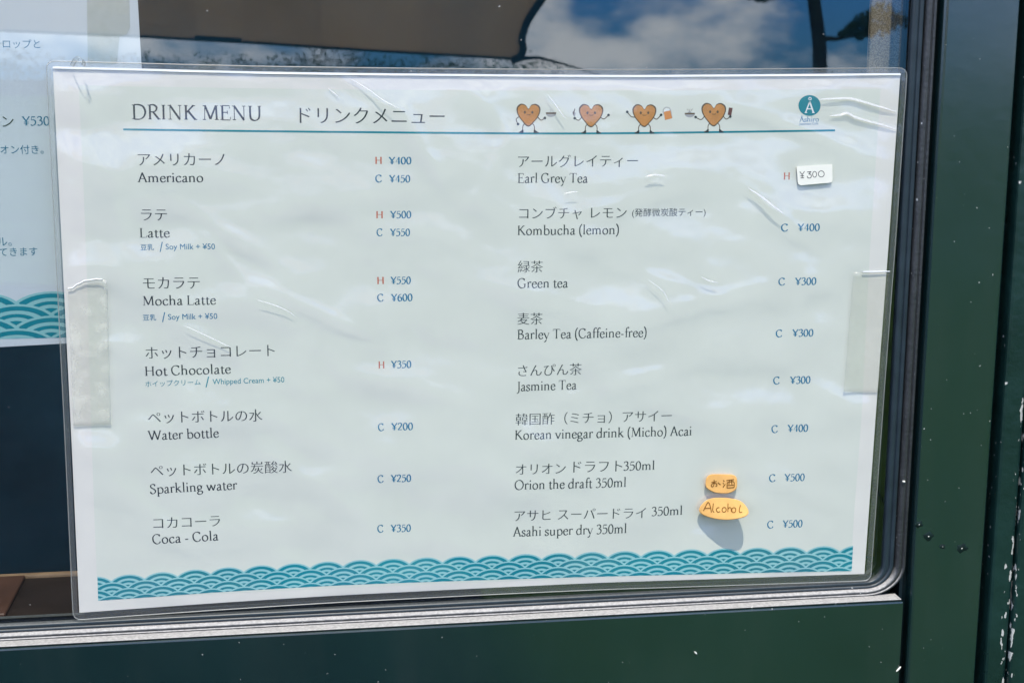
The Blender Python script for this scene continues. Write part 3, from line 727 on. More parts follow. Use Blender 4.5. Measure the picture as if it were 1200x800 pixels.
entry([('ホットチョコレート',170.3,413.7,322,410.6)], [('Hot Chocolate',170.3,440.2,270.8,437.2)],
      [('H',443.6,450.6,431.6,431.4),('¥350',458,482,431,430.6)], whip)
entry([('ペットボトルの水',173.3,489,307.5,486.2)], [('Water bottle',173.3,515.3,256.7,512.0)],
      [('C',443,450,504.6,504.2),('¥200',458.2,484,503.8,503.2)])
entry([('ペットボトルの炭酸水',176.3,551.2,342.2,546.3)], [('Sparkling water',175.8,578.2,278.3,572.7)],
      [('C',442.5,449.6,565.2,564.8),('¥250',457.8,481.8,564.4,563.8)])
entry([('コカコーラ',179.7,612.8,258,609.6)], [('Coca - Cola',178.7,636.9,256.2,632.4)],
      [('C',442.2,449.4,623.4,623),('¥350',457.6,481.5,622.8,622.2)])
entry([('アールグレイティー',607.1,189.2,747.6,188.4)], [('Earl Grey Tea',606.7,214.2,688.7,214.0)], [('H',918.3,925.5,210.6,210.4)])
entry([('コンブチャ',608.4,249.9,681.8,249.6),('レモン',692.5,249.5,734.4,249.3),('(発酵微炭酸ティー)',740.7,250,826.9,249)], [('Kombucha (lemon)',606.7,275.4,725.2,274.3)],
      [('C',915,923.3,271,270.8),('¥400',934.2,960.5,270.6,270.4)])
entry([('緑茶',606.7,312.5,636.3,312.3)], [('Green tea',606.3,337.2,665.5,336.6)],
      [('C',911.9,919.8,334.2,334),('¥300',931.2,956.5,333.8,333.4)])
entry([('麦茶',606.3,373.5,635.9,373.2)], [('Barley Tea (Caffeine-free)',606.3,397.3,757.6,394.5)],
      [('C',908.8,916.5,394.8,394.6),('¥300',928,953,394.2,393.8)])
entry([('さんぴん茶',607.1,434.2,681.8,432.2)], [('Jasmine Tea',605.4,458,675.6,455.8)],
      [('C',905.9,913.6,450,449.6),('¥300',925.2,949.6,449.4,448.8)])
entry([('韓国酢（ミチョ）アサイー',604.2,491.3,787.2,486.6)], [('Korean vinegar drink (Micho) Acai',603.6,514.8,810.2,509.8)],
      [('C',903.8,911.4,506.8,506.4),('¥400',922.4,946.8,505.8,505.2)])
def ml(x0,y0,x1,y1): return lambda P: P.line(serif_polys('350ml'), x0, y0, x1, y1, K, cap=10.2)
entry([('オリオン',604.2,549.8,663,548.4),('ドラフト',671.8,546.9,729.4,545.7)], [('Orion the draft 350ml',602.9,573.4,733.4,570.0)],
      [('C',901,908.6,564.2,563.8),('¥500',918.8,942.8,563.4,562.8)], ml(730.6,550.8,766.8,549.9))
entry([('アサヒ',602.9,604.2,645.3,603.0),('スーパードライ',653.8,602.3,757,600.4)], [('Asahi super dry 350ml',600.9,628.2,734,624.0)],
      [('C',898.8,906.2,618.6,618.2),('¥500',916.6,940.2,617.6,617)], ml(763.6,604,799.3,602.6))

# hearts with the things they hold (generic smiling hearts)
def heart(cx, cy, s, left, right, item):
    """drawn around (cx,cy), the middle of the body; s scales; left/right = arm polylines; item draws what it holds"""
    P = Print(YP)
    base = [(0,-6.8),(3,-11),(8,-12.2),(12.4,-9.2),(13.1,-4),(10.5,2.5),(5.8,8.2),(1.8,12.3),(-0.6,13),(-3.4,11.6),(-6.2,8.2),(-10.8,2.2),(-13.3,-4),(-12.8,-9),(-8.6,-12.4),(-3.4,-11)]
    pts = cat_rom(base, 4, True)
    P.px([(cx+x*s*1.055, cy+y*s*1.055) for x, y in pts], M['outline'], 1e-5)
    P.px([(cx+x*s*0.94, cy+y*s*0.94) for x, y in pts], M['heart'], 2e-5)
    for ex in (-4.4, 4.4):
        P.px([(cx+ex+1.35*math.cos(a*math.pi/5), cy-3.0+1.7*math.sin(a*math.pi/5)) for a in range(10)], M['outline'], 3e-5)
    P.stroke([(cx-2.2,cy-0.9),(cx-1,cy+0.1),(cx,cy-0.3),(cx+1,cy+0.1),(cx+2.2,cy-0.9)], 0.7, M['outline'], 3e-5)
    for sx in (-1, 1):
        P.stroke([(cx+sx*4.2,cy+10),(cx+sx*6.6,cy+13),(cx+sx*6.9,cy+18)], 1.0, M['outline'], 0.8e-5)
        fx, fy = cx+sx*6.9, cy+18.2
        P.px([(fx-sx*0.9,fy-0.8),(fx+sx*0.8,fy-0.6),(fx+sx*2.2,fy+0.8),(fx+sx*4.6,fy+2.0),(fx+sx*5.0,fy+3.1),(fx-sx*0.9,fy+3.1)], M['ink'], 2e-5)
    for arm in (left, right):
        P.stroke([(cx+x, cy+y) for x, y in arm], 1.0, M['outline'], 0.9e-5)
        hx, hy = arm[-1]
        P.px([(cx+hx+1.6*math.cos(a*math.pi/5), cy+hy+1.6*math.sin(a*math.pi/5)) for a in range(10)], M['ink'], 5e-5)
    item(P, cx, cy)
    P.build('heart_drawing', menu)
def bowl_at(P, x, y, w):
    P.px([(x-w,y)]+[(x-w*math.cos(a*math.pi/8), y+w*0.72*math.sin(a*math.pi/8)) for a in range(1,8)]+[(x+w,y)], M['cup'], 1e-5)
    P.px([(x-w,y-1.0),(x+w,y-1.0),(x+w*0.94,y+0.9),(x-w*0.94,y+0.9)], M['outline'], 2e-5)
def it_cup(P, cx, cy): bowl_at(P, cx+26.3, cy-2.0, 6.2); P.stroke([(cx+25,cy-6.5),(cx+26,cy-5),(cx+25.2,cy-3.5)], 0.5, M['cup'], 1e-5)
def it_cone(P, cx, cy):
    P.px([(cx-20.4,cy+1.2),(cx-22.2,cy-2.8),(cx-20.6,cy-6.2),(cx-19.4,cy-3.6),(cx-18.2,cy-2.6),(cx-19,cy+1.2)], M['cup'], 1e-5)
    P.stroke([(cx-20.6,cy-1.5),(cx-19.2,cy-7.8)], 1.0, M['outline'], 2e-5, False)
    P.stroke([(cx-20.2,cy),(cx-21.4,cy-4.2)], 0.7, M['outline'], 2e-5, False)
def it_bag(P, cx, cy):
    P.stroke([(cx+22.2,cy-1),(cx+22,cy-6.5),(cx+25,cy-9.4),(cx+29,cy-8.6),(cx+30.8,cy-5),(cx+32.4,cy+3.2)], 0.9, M['cup'], 1e-5)
    P.px([(cx+22.6,cy-4.2),(cx+30.2,cy-6),(cx+32.4,cy+3.4),(cx+24,cy+5.4)], M['beer'], 2e-5)
    P.px([(cx+22.4,cy-5.4),(cx+25.5,cy-8.4),(cx+28.4,cy-7.6),(cx+29.6,cy-5.7),(cx+22.8,cy-4.2)], M['white_ink'], 3e-5)
def it_bowl(P, cx, cy):
    bowl_at(P, cx-28.2, cy-0.8, 6.0)
    P.px([(cx-31.4,cy-1.2),(cx-28.4,cy-4.6),(cx-25.4,cy-1.2)], M['cup'], 1.5e-5)
    for a in (-1, 0, 1): P.stroke([(cx-28.4+a*1.6,cy-4.2),(cx-28.0+a*3,cy-6.6)], 0.5, M['outline'], 2e-5, False)
    P.px([(cx+17.6,cy-8.0),(cx+22,cy-7.5),(cx+20.4,cy+1.6),(cx+16.2,cy+0.4)], M['choc'], 2e-5)
heart(619.4, 134.8, 1.0, [(-11.2,2.2),(-14.6,5.4),(-12.4,10.8)], [(10.6,2.4),(14.6,6.2),(19.0,3.6)], it_cup)
heart(692.8, 135.4, 1.02, [(-11.4,2.6),(-15.0,5.8),(-19.4,3.2)], [(11.2,2.4),(15.2,4.2),(20.2,-0.4)], it_cone)
heart(755.2, 135.4, 1.0, [(-10.6,2.2),(-15.8,1.2),(-20.2,-4.2)], [(10.6,2.6),(14.4,4.4),(19.4,-0.6)], it_bag)
heart(836.5, 134.2, 1.03, [(-11,2.2),(-15.2,6.2),(-21.4,3.2)], [(11.2,2.4),(14.6,5.6),(19.2,2.6)], it_bowl)

# emblem
P = Print(YP)
P.px([(948.6+13.0*math.cos(a*math.pi/16), 123.8+12.2*math.sin(a*math.pi/16)) for a in range(32)], M['ink_teal'], 1e-5)
P.stroke([(943.9,132.2),(948.8,119.4)], 1.35, M['white_ink'], 2e-5, False); P.stroke([(948.8,119.4),(953.2,132.2)], 1.9, M['white_ink'], 2e-5, False)
P.stroke([(946.0,127.8),(951.4,127.8)], 1.1, M['white_ink'], 2.4e-5, False)
for xx in (944.2, 953.0): P.stroke([(xx-1.4,132.2),(xx+1.6,132.2)], 0.8, M['white_ink'], 2.6e-5, False)
P.stroke([(949.1+1.5*math.cos(a*math.pi/5), 115.9+1.5*math.sin(a*math.pi/5)) for a in range(10)], 0.8, M['white_ink'], 2e-5, True, True)
P.line(serif_polys('Ashiro'.replace('A','A')), 936.6, 143.0, 959.4, 142.4, M['ink_blue'], cap=5.6)
P.stroke([(939.6+0.7*math.cos(a*math.pi/4), 136.6+0.7*math.sin(a*math.pi/4)) for a in range(8)], 0.45, M['ink_blue'], 1e-5, True, True)
P.line(font_polys('Japanese Cafe', .004, .004), 936.4, 146.7, 958.6, 146.1, M['ink_blue'])
P.build('emblem', menu)

# wave border
def clip(poly, f):
    out = []
    for i in range(len(poly)):
        a, b = poly[i], poly[(i+1) % len(poly)]; fa, fb = f(a), f(b)
        if fa >= 0: out.append(a)
        if (fa >= 0) != (fb >= 0):
            t = fa/(fa-fb); out.append((a[0]+(b[0]-a[0])*t, a[1]+(b[1]-a[1])*t))
    return out
def waves(P, mapf, x0, x1, ybot, period, rows, pitch, rx, ry, ph=0.0, ytop=0.0):
    """overlapping scale pattern in local units (y up from the band's foot); mapf takes local to pixels"""
    layer = 0
    for r in range(rows):
        top = ytop - r*pitch
        cols = int((x1-x0)/period)+3
        for parity in (0, 1):
            for c in range(-1, cols):
                if (c % 2) != parity: continue
                cx = x0 + ph + c*period + (period/2 if r % 2 else 0); cy = top - ry
                for q, (f, m) in enumerate(((1.10, M['ink_aqua']),(1.0, M['ink_teal']),(0.80, M['ink_aqua']),(0.64, M['ink_teal']),(0.48, M['ink_aqua']),(0.32, M['ink_teal']))):
                    pl = [(cx+rx*f*math.cos(a*math.pi/18), cy+ry*f*math.sin(a*math.pi/18)) for a in range(36)]
                    for g in (lambda p: p[0]-x0, lambda p: x1-p[0], lambda p: p[1]-ybot):
                        pl = clip(pl, g)
                        if len(pl) < 3: break
                    if len(pl) >= 3: P.px([mapf(*p) for p in pl], m, layer*4e-7 + q*4e-7)
            layer += 7
FOOT = [(115,703.2),(250,693.6),(400,685.2),(560,679.4),(700,675.2),(860,671.4),(998,668.6)]
def wave_map(x, y):
    t = x/883.0; f = byx(FOOT, max(0, min(1, t))); lean = 0.03 - 0.09*t
    return (115 + 883*t + lean*(-y) - 0.0, f[1] - y*(0.97 + 0.06*t))
P = Print(YP)
waves(P, wave_map, 0, 883, 0.0, 38.7, 4, 8.0, 22.5, 15.5, 35.5, 27.5)
P.build('wave_border', menu)

# the laminate film
YF = YP - 0.0016
def film_h(x, z):
    h = 0.0014*noise.noise((x*14+3, z*24, 1.3)) + 0.0014*noise.noise((x*26+z*14, z*56-x*8, 4.1)) + 0.00058*noise.noise((x*60+z*30, z*115, 7.7)) + 0.00009*noise.noise((x*200, z*300, 2.2))
    h *= 0.8
    for (ax, az, bx, bz, wd, am) in RIPPLES:
        dx, dz = bx-ax, bz-az; L2 = dx*dx + dz*dz
        t = max(0.0, min(1.0, ((x-ax)*dx + (z-az)*dz)/L2))
        d = math.hypot(x-ax-dx*t, z-az-dz*t)
        if d < wd*3: h += am*math.exp(-(d/wd)**2)*math.sin(math.pi*min(1, 0.15+0.7*t))
    return h
RIPPLES = []
for (x0, y0, x1, y1, wd, am) in ((395,90,470,130,.0022,.0005),(470,130,520,215,.003,.0005),(545,95,600,160,.0035,.0006),(600,150,560,230,.0025,.0004),
    (200,230,330,310,.003,.0005),(225,260,300,340,.002,.0003),(300,330,430,390,.002,.0004),(180,360,280,420,.0025,.0004),(640,260,800,215,.003,.0004),
    (700,300,850,350,.0022,.0004),(745,370,900,330,.003,.0005),(560,330,700,360,.003,.0004),(860,120,1040,190,.003,.0005),(870,215,960,290,.002,.0004),
    (100,120,160,330,.004,.0005),(960,300,900,450,.003,.0004),(400,430,560,470,.004,.0005),(300,520,420,600,.004,.0005),(640,470,820,420,.003,.0004),(130,560,240,650,.003,.0004)):
    a_, b_ = at(x0, y0, 0), at(x1, y1, 0); RIPPLES.append((a_.x, a_.z, b_.x, b_.z, wd, am))
FY = []
STUCK = ((955, 204, 36), (846, 566, 34), (838, 592, 34), (103, 350, 34), (105, 385, 34), (106, 420, 34), (107, 455, 34), (108, 484, 34), (1020, 335, 34), (1016, 370, 34), (1013, 405, 34), (1010, 440, 34))   # where stickers hold the film down on the paper
bm = bmesh.new(); NU, NV = 330, 210
gu, gv = 0.0075, 0.0125
vg = []
ctr_top, ctr_bot = 9.0, 8.5
for i in range(NU+1):
    col = []
    for j in range(NV+1):
        u = -gu + (1+2*gu)*i/NU; v = -gv + (1+2*gv)*j/NV
        # rounded corners
        ru, rv = 0.009, 0.0135
        du = max(0, ru-(u+gu), u-(1+gu-ru)) / ru; dv = max(0, rv-(v+gv), v-(1+gv-rv)) / rv
        if du > 0 and dv > 0:
            k = max(du, dv) / math.hypot(du, dv); 
            cu = ru-gu if u < 0.5 else 1+gu-ru; cv = rv-gv if v < 0.5 else 1+gv-rv
            u = cu + (u-cu)*k; v = cv + (v-cv)*k
        uc, vc = min(1, max(0, u)), min(1, max(0, v))
        e = 1e-3
        p = coons(uc, vc); px = p[0] + (u-uc)*975; py = p[1] + (v-vc)*610
        w = at(px, py, YP)
        edge = max(0.0, min(1.0, min(u+gu, 1+gu-u)/0.03, min(v+gv, 1+gv-v)/0.045))
        stuck = 1.0
        for fx, fy_, fr_ in STUCK:
            stuck = min(stuck, max(0.0, min(1.0, (math.hypot((px-fx), (py-fy_)*1.4)/fr_ - 0.5)/1.3)))
        stuck = stuck*stuck*(3-2*stuck)
        y = YP - 0.00035 - (0.0010 + film_h(w.x, w.z)) * (0.12 + 0.88*edge*edge*(3-2*edge)) * (0.12 + 0.88*stuck)
        col.append(bm.verts.new((w.x, min(y, YP-0.00022), w.z)))
    vg.append(col)
iu0, iu1 = round(gu/(1+2*gu)*NU), round((1+gu)/(1+2*gu)*NU); jv0, jv1 = round(gv/(1+2*gv)*NV), round((1+gv)/(1+2*gv)*NV)
for i in range(NU):
    for j in range(NV):
        f = bm.faces.new((vg[i][j], vg[i][j+1], vg[i+1][j+1], vg[i+1][j])); f.smooth = True
        if not (iu0 <= i < iu1 and jv0 <= j < jv1): f.material_index = 1
rim = [vg[i][0].co.copy() for i in range(NU)] + [vg[NU][j].co.copy() for j in range(NV)] + [vg[i][NV].co.copy() for i in range(NU, 0, -1)] + [vg[0][j].co.copy() for j in range(NV, -1, -1)]
FKD = kdtree.KDTree((NU+1)*(NV+1))
for c_ in vg:
    for v_ in c_: FKD.insert(Vector((v_.co.x, 0, v_.co.z)), len(FY)); FY.append(v_.co.y)
FKD.balance()
obj('film', bm, [M['film'], M['film_flange']], menu)
bm = bmesh.new(); tube(bm, rim[::2] + [rim[0]], 0.00020, 6)
obj('film_rim', bm, M['film_rim'], menu)
def film_y(x, z): return FY[FKD.find(Vector((x, 0, z)))[1]]
def film_front(pts):
    return min(film_y(*(lambda w: (w.x, w.z))(at(x, y, YP))) for x, y in pts)
def fold(name, pts, w, mat, yf, taper=True):
    """a sharp fold: a thin three-sided ridge whose upper flank faces the sky"""
    bm = bmesh.new(); rows = []; n = len(pts)
    for i, p in enumerate(pts):
        t = (pts[min(i+1, n-1)] - pts[max(i-1, 0)]).normalized()
        up = Vector((-t.z, 0, t.x))
        if up.z < 0 or (abs(up.z) < 0.2 and up.x < 0): up = -up
        k = w * (max(0.15, math.sin(math.pi*i/(n-1))**0.5) if taper else 1.0)
        c = Vector((p.x, yf(p.x, p.z) - 0.00004, p.z))
        rows.append([bm.verts.new(c + up*k*0.55), bm.verts.new(c - up*k*0.45 + Vector((0, -k*0.55, 0))), bm.verts.new(c - up*k*0.45)])
    for a, b in zip(rows, rows[1:]):
        for j in range(3): bm.faces.new((a[j], a[(j+1)%3], b[(j+1)%3], b[j]))
    bm.faces.new(rows[0]); bm.faces.new(rows[-1][::-1])
    bmesh.ops.recalc_face_normals(bm, faces=bm.faces[:])
    return obj(name, bm, mat, menu)
def crease(pts, r, mat=None):
    fold('crease', [at(q[0], q[1], YP) for q in cat_rom(pts, 6)], r*2.1, mat or M['crease'], film_y)
crease([(960,116.5),(985,115.5),(1000,116.5),(1024,123.5),(1050,131)], 0.00042)
crease([(972,135.8),(984,134.6),(992,132.8),(1004,138.5),(1028,145),(1050,151.5)], 0.00042)
crease([(875,220),(890,230),(905,242),(916,250)], 0.00038)
crease([(640,110),(648,120),(656,132),(662,139)], 0.00018)
crease([(385,104),(391,109),(397,114)], 0.00016)
crease([(410,92),(430,104),(448,117),(465,126)], 0.00018)
crease([(755,206.5),(765,204.5),(778,205.5)], 0.00026)
crease([(820,323),(828,327.5),(840,330.5)], 0.00018)
crease([(300,350),(320,356),(336,363),(346,370)], 0.00014)
crease([(215,380),(235,389),(258,400),(272,407)], 0.00014)
crease([(660,226.5),(668,224.8),(676,224.4)], 0.00014)
crease([(757,326),(775,340),(782,353)], 0.00012)
# white ridge added for the sunlit line along the paper's upper edge
fold('sunlit_lip', [at(*(lambda c: (c[0], c[1]-0.2))(coons(i/60, 0)), YP) for i in range(61)], 0.0007, M['white_ink'], lambda x, z: YP - 0.00012, False)

# ================================================================== STICKERS AND TAPE
def px_outline(pts, Y): return [(lambda w: (w.x, w.z))(at(x, y, Y)) for x, y in pts]
YS = film_front([(x, y) for x in range(933, 976, 7) for y in (195, 204, 214)]) - 0.0001
lab = thing('price_label', at(955, 204, YS), 'small cream price label with handwritten yen amount stuck near the upper right', 'label')
bm = bmesh.new(); slab(bm, px_outline([(933.2,195.2),(955,193.8),(975,192.6),(975.2,210.5),(974.2,213.2),(971.5,214.2),(955,215.6),(938.2,217.2),(935.4,215.8),(934.6,213.5)], YS), YS-0.00035, YS)
obj('label_paper', bm, M['label'], lab)
P = Print(YS-0.00035, 5e-5)
for s_ in ([(937.2,201.2),(940.0,204.8)],[(942.8,200.8),(940.0,204.8),(940.0,208.8)],[(938.0,206.2),(942.0,206.0)],[(938.2,208.6),(942.2,208.3)],[(945.8,201.7),(950.4,201.2)],[(950.4,201.3),(947.6,204.0)]):
    P.stroke(s_, 0.75, M['pen'], 0, False)
P.stroke([(947.6,204.0),(949.8,204.3),(950.8,206.2),(950.0,208.2),(947.9,208.8),(946.2,207.8),(946.0,206.2)], 0.75, M['pen'])
P.stroke([(954.6+2.3*math.cos(a*math.pi/6),204.4+3.4*math.sin(a*math.pi/6)) for a in range(12)], 0.7, M['pen'], 0, True, True)
P.stroke([(962.4+3.4*math.cos(a*math.pi/6),203.9+3.6*math.sin(a*math.pi/6)) for a in range(12)], 0.7, M['pen'], 0, True, True)
P.build('handwriting', lab)

def puffy(name, cx, cy, rx, ry, tilt, lifts, label, draw, expo=2.4):
    """a cut-out tag: an oval slab whose plane leans away from the menu (lifts = gap at left, right, top, bottom in metres)"""
    YS = film_front([(cx+rx*a/3, cy+ry*b/3) for a in range(-3, 4) for b in range(-3, 4)]) - 0.0001
    t = thing(name, at(cx, cy, YS), label, 'tag', 'orange tags stuck on the menu')
    a0 = math.radians(tilt)
    def gap(u, v):
        l, r, tp, b = lifts
        return max(0.0002, (l*(1-u)/2 + r*(1+u)/2) * (0.35 + 0.65*(1+v)/2) + tp*(1-v)/2 + b*max(0, v)**2)
    def pt(u, v, d):
        x = cx + rx*u*math.cos(a0) - ry*v*math.sin(a0); y = cy + rx*u*math.sin(a0) + ry*v*math.cos(a0)
        g = gap(u, v) + d
        # the photograph pins where each point shows; the gap carries it towards the camera
        return at(x, y, YS - g)
    def edge(a):
        c, s = math.cos(a), math.sin(a)
        k = 1 + 0.035*math.sin(3*a+cx) + 0.02*math.sin(5*a)
        return (math.copysign(abs(c)**(2/expo), c)*k, math.copysign(abs(s)**(2/expo), s)*k)
    bm = bmesh.new(); n = 40; rings = []
    TH = 0.0009
    for rr, d in ((1.0, 0.0), (1.0, TH*0.7), (0.955, TH), (0.62, TH*1.05), (0.3, TH*1.05)):
        rings.append([bm.verts.new(pt(rr*edge(i*2*math.pi/n)[0], rr*edge(i*2*math.pi/n)[1], d)) for i in range(n)])
    for A, B in zip(rings, rings[1:]):
        for i in range(n): bm.faces.new((A[i], A[(i+1)%n], B[(i+1)%n], B[i]))
    bm.faces.new(rings[-1]); bm.faces.new(rings[0][::-1])
    obj('tag_body', bm, M['orange'], t, False)
    bm = bmesh.new()
    for st_ in draw:
        q = cat_rom(st_, 4) if len(st_) > 2 else st_
        for quad in ribbon(q, lambda a, b: 0.95):
            vs_ = []
            for (x, y) in quad:
                dx, dy = x-cx, y-cy
                u = (dx*math.cos(a0) + dy*math.sin(a0))/rx; v = (-dx*math.sin(a0) + dy*math.cos(a0))/ry
                vs_.append(bm.verts.new(pt(u, v, TH*1.05 + 0.00012)))
            bm.faces.new(vs_)
    bmesh.ops.recalc_face_normals(bm, faces=bm.faces[:])
    obj('handwriting', bm, M['marker'], t)
    return t
q = lambda x, y: (810 + x/8, 545 + y/8)
puffy('orange_tag', 845.7, 566.0, 18.6, 11.2, 2, (0.0006, 0.0006, 0.0002, 0.0003), 'smaller orange tag handwritten with Japanese characters, above the larger tag',
      [[q(190,160),q(240,150)],[q(215,135),q(213,180),q(200,200),q(188,188),q(205,168),q(235,170),q(240,190),q(228,196)],[q(250,160),q(275,182)],
       [q(300,140),q(312,150)],[q(296,165),q(308,174)],[q(298,205),q(320,175)],[q(330,142),q(402,132)],[q(338,160),q(336,212)],[q(338,160),q(398,152),q(402,208)],[q(337,211),q(402,206)],[q(358,140),q(354,180)],[q(378,138),q(382,178)],[q(342,188),q(398,183)]], 3.0)
puffy('orange_tag', 848.3, 596.0, 28.6, 12.9, 3, (0.0010, 0.0072, 0.0002, 0.0), 'larger orange oval tag handwritten Alcohol, lifting off and casting a shadow below',
      [[q(115,425),q(140,375),q(160,345),q(178,380),q(190,440)],[q(125,402),q(188,400)],[q(208,355),q(202,420),q(215,438)],[q(265,395),q(245,398),q(236,420),q(252,438),q(272,430)],
       [q(312,392),q(295,400),q(290,425),q(308,438),q(326,425),q(325,400),q(312,392)],[q(345,355),q(344,435)],[q(344,412),q(358,394),q(374,402),q(376,436)],[q(400,394),q(384,404),q(382,428),q(398,442),q(416,430),q(416,404),q(400,394)],[q(462,372),q(450,420),q(458,440),q(478,436)]], 2.2)

def strip(top, bottom, n, th, mat, label, ridge):
    """a strip of tape pressed onto the film: top and bottom edges in pixels, left to right"""
    bm = bmesh.new(); m = len(top) - 1; fr, bk = [], []
    for i in range(m + 1):
        rf, rb = [], []
        for j in range(n + 1):
            t = j / n; x = top[i][0] + (bottom[i][0]-top[i][0])*t; y = top[i][1] + (bottom[i][1]-top[i][1])*t
            w = at(x, y, YP); fy = film_y(w.x, w.z)
            rf.append(bm.verts.new((w.x, fy - 0.0001 - th, w.z))); rb.append(bm.verts.new((w.x, fy - 0.0001, w.z)))
        fr.append(rf); bk.append(rb)
    for i in range(m):
        for j in range(n):
            f = bm.faces.new((fr[i][j], fr[i][j+1], fr[i+1][j+1], fr[i+1][j])); f.smooth = True
    for i in range(m):
        bm.faces.new((fr[i][0], fr[i+1][0], bk[i+1][0], bk[i][0])); bm.faces.new((fr[i][n], bk[i][n], bk[i+1][n], fr[i+1][n]))
    for j in range(n):
        bm.faces.new((fr[0][j], bk[0][j], bk[0][j+1], fr[0][j+1])); bm.faces.new((fr[m][j], fr[m][j+1], bk[m][j+1], bk[m][j]))
    o = obj('adhesive_tape', bm, mat); tag(o, label, 'tape', 'tape strips on the menu')
    rb = bmesh.new(); pts = []
    for x, y in ridge:
        w = at(x, y, YP); w.y = film_y(w.x, w.z) - 0.00025; pts.append(w)
    tube(rb, pts, 0.00022, 6)
    obj('curled_edge', rb, M['white_ink'], o, True)
tp = [(79.5,338.5),(83,336),(86,337),(90,333),(95,331),(99,328.5),(103,329),(107,327.5),(110,328.5),(113,326),(117,328),(121,326.8),(125.5,327.5)]
strip(tp, [(86.5 + (130-86.5)*i/12, 498 - 1.5*i/12) for i in range(13)], 34, 0.00012, M['tape'], 'torn milky strip of tape along the left edge of the menu',
      [(80,338),(86,336.8),(90,333),(95,331),(99,328.5),(107,327.4),(113,326.2),(121,326.8)])
strip([(999.5 + (1042.5-999.5)*i/8, 318.6 - 0.8*i/8) for i in range(9)], [(988 + (1030.5-988)*i/8, 457.6 + 1.4*i/8) for i in range(9)], 28, 0.00012, M['tape_clear'], 'clear strip of tape on the right edge of the menu',
      [(1010,318.3),(1025,318),(1042,317.8)])

# ================================================================== THE POSTER INSIDE THE GLASS
YO = GLASS_Y + 0.0062
food = thing('food_poster', at(40, 300, YO), 'white food poster with blue writing and a wave border, behind the left of the glass', 'poster')
bm = bmesh.new(); slab(bm, px_outline([(-170,-130),(156,-130),(161.3,0),(166,80),(176,240),(184,396),(100,401),(0,406.5),(-150,416)], YO), YO, YO+0.0003)
obj('poster_paper', bm, M['poster'], food)
P = Print(YO)
PB = M['ink_blue']
P.line(font_polys('シロップと', .002, .002), -9, 51.5, 47, 51.8, PB, centre=True)
P.line(jp('ン'), 2.5, 142.6, 16, 142.6, M['ink'], centre=True)
P.line(serif_polys('¥530'), 26, 147.0, 58.2, 146.8, PB, cap=10.2)
P.line(font_polys('オン付き。', .002, .002), 0.5, 175.4, 51, 175.2, PB, centre=True)
P.line(font_polys('ル。', .002, .002), -3, 283.5, 13.5, 283, PB, centre=True)
P.line(font_polys('てきます', .002, .002), -1, 295.4, 44, 294.4, PB, centre=True)
P.build('poster_writing', food)
P = Print(YO, 5e-5)
waves(P, lambda x, y: (-150 + x, 396 - 0.04*x*0.5 + 4 - y), 0, 320, 0.0, 82, 5, 14.2, 47, 25, 46, 52)
P.build('wave_border', food)
bm = bmesh.new(); YQ = YO - 0.0003
slab(bm, px_outline([(101,-60),(146,-60),(151.5,0),(152.5,32),(149,40),(140,43),(137,75),(103,75)], YQ), YQ-0.0001, YQ)
tag(obj('poster_tape', bm, M['tape_clear']), 'clear tape strip on the right side of the food poster behind the glass', 'tape')
# a peeled curl of tape at the menu's upper left corner
bm = bmesh.new()
cp = cat_rom([(82,76,0.0006),(86,69,0.004),(91,66,0.006),(96,70,0.005),(95,76,0.002)], 5)
A = [at(x, y, YP-0.0006-d) for x, y, d in cp]; B = [at(x+4, y+2.5, YP-0.0012-d) for x, y, d in cp]
va = [bm.verts.new(p) for p in A]; vb = [bm.verts.new(p) for p in B]
vc = [bm.verts.new(p + Vector((0.0001, 0.00015, -0.0001))) for p in A]; vd = [bm.verts.new(p + Vector((0.0001, 0.00015, -0.0001))) for p in B]
for i in range(len(va)-1):
    bm.faces.new((va[i], va[i+1], vb[i+1], vb[i])); bm.faces.new((vc[i], vd[i], vd[i+1], vc[i+1]))
    bm.faces.new((va[i], vc[i], vc[i+1], va[i+1])); bm.faces.new((vb[i], vb[i+1], vd[i+1], vd[i]))
tag(obj('tape_curl', bm, M['tape_clear'], None, True), 'curled scrap of clear tape at the top left corner of the menu', 'tape')

# ================================================================== WHAT THE WINDOW REFLECTS
GZ = -1.4
bm = bmesh.new(); S = 900
for (x0, x1, y0, y1) in ((-S, S, -S, S),):
    bm.faces.new([bm.verts.new(p) for p in ((x0,y0,GZ),(x1,y0,GZ),(x1,y1,GZ),(x0,y1,GZ))])
tag(obj('ground', bm, M['asphalt']), kind='structure')
bm = bmesh.new(); pts_ = [(0.25,-1.6),(0.50,-2.6),(0.42,-3.6),(0.15,-4.6),(-0.5,-6.5),(-1.5,-10),(-40,-30),(-40,-120),(120,-120),(120,-1.6)]
slab(bm, pts_, 0, 1); bm.free(); bm = bmesh.new()
lo_ = [bm.verts.new((x, y, GZ + 0.004)) for x, y in pts_]; hi_ = [bm.verts.new((x, y, GZ + 0.03)) for x, y in pts_]
bm.faces.new(hi_)
for i in range(len(pts_)): bm.faces.new((lo_[i], lo_[(i+1) % len(pts_)], hi_[(i+1) % len(pts_)], hi_[i]))
bmesh.ops.recalc_face_normals(bm, faces=bm.faces[:])
tag(obj('lawn', bm, M['grass']), kind='structure')

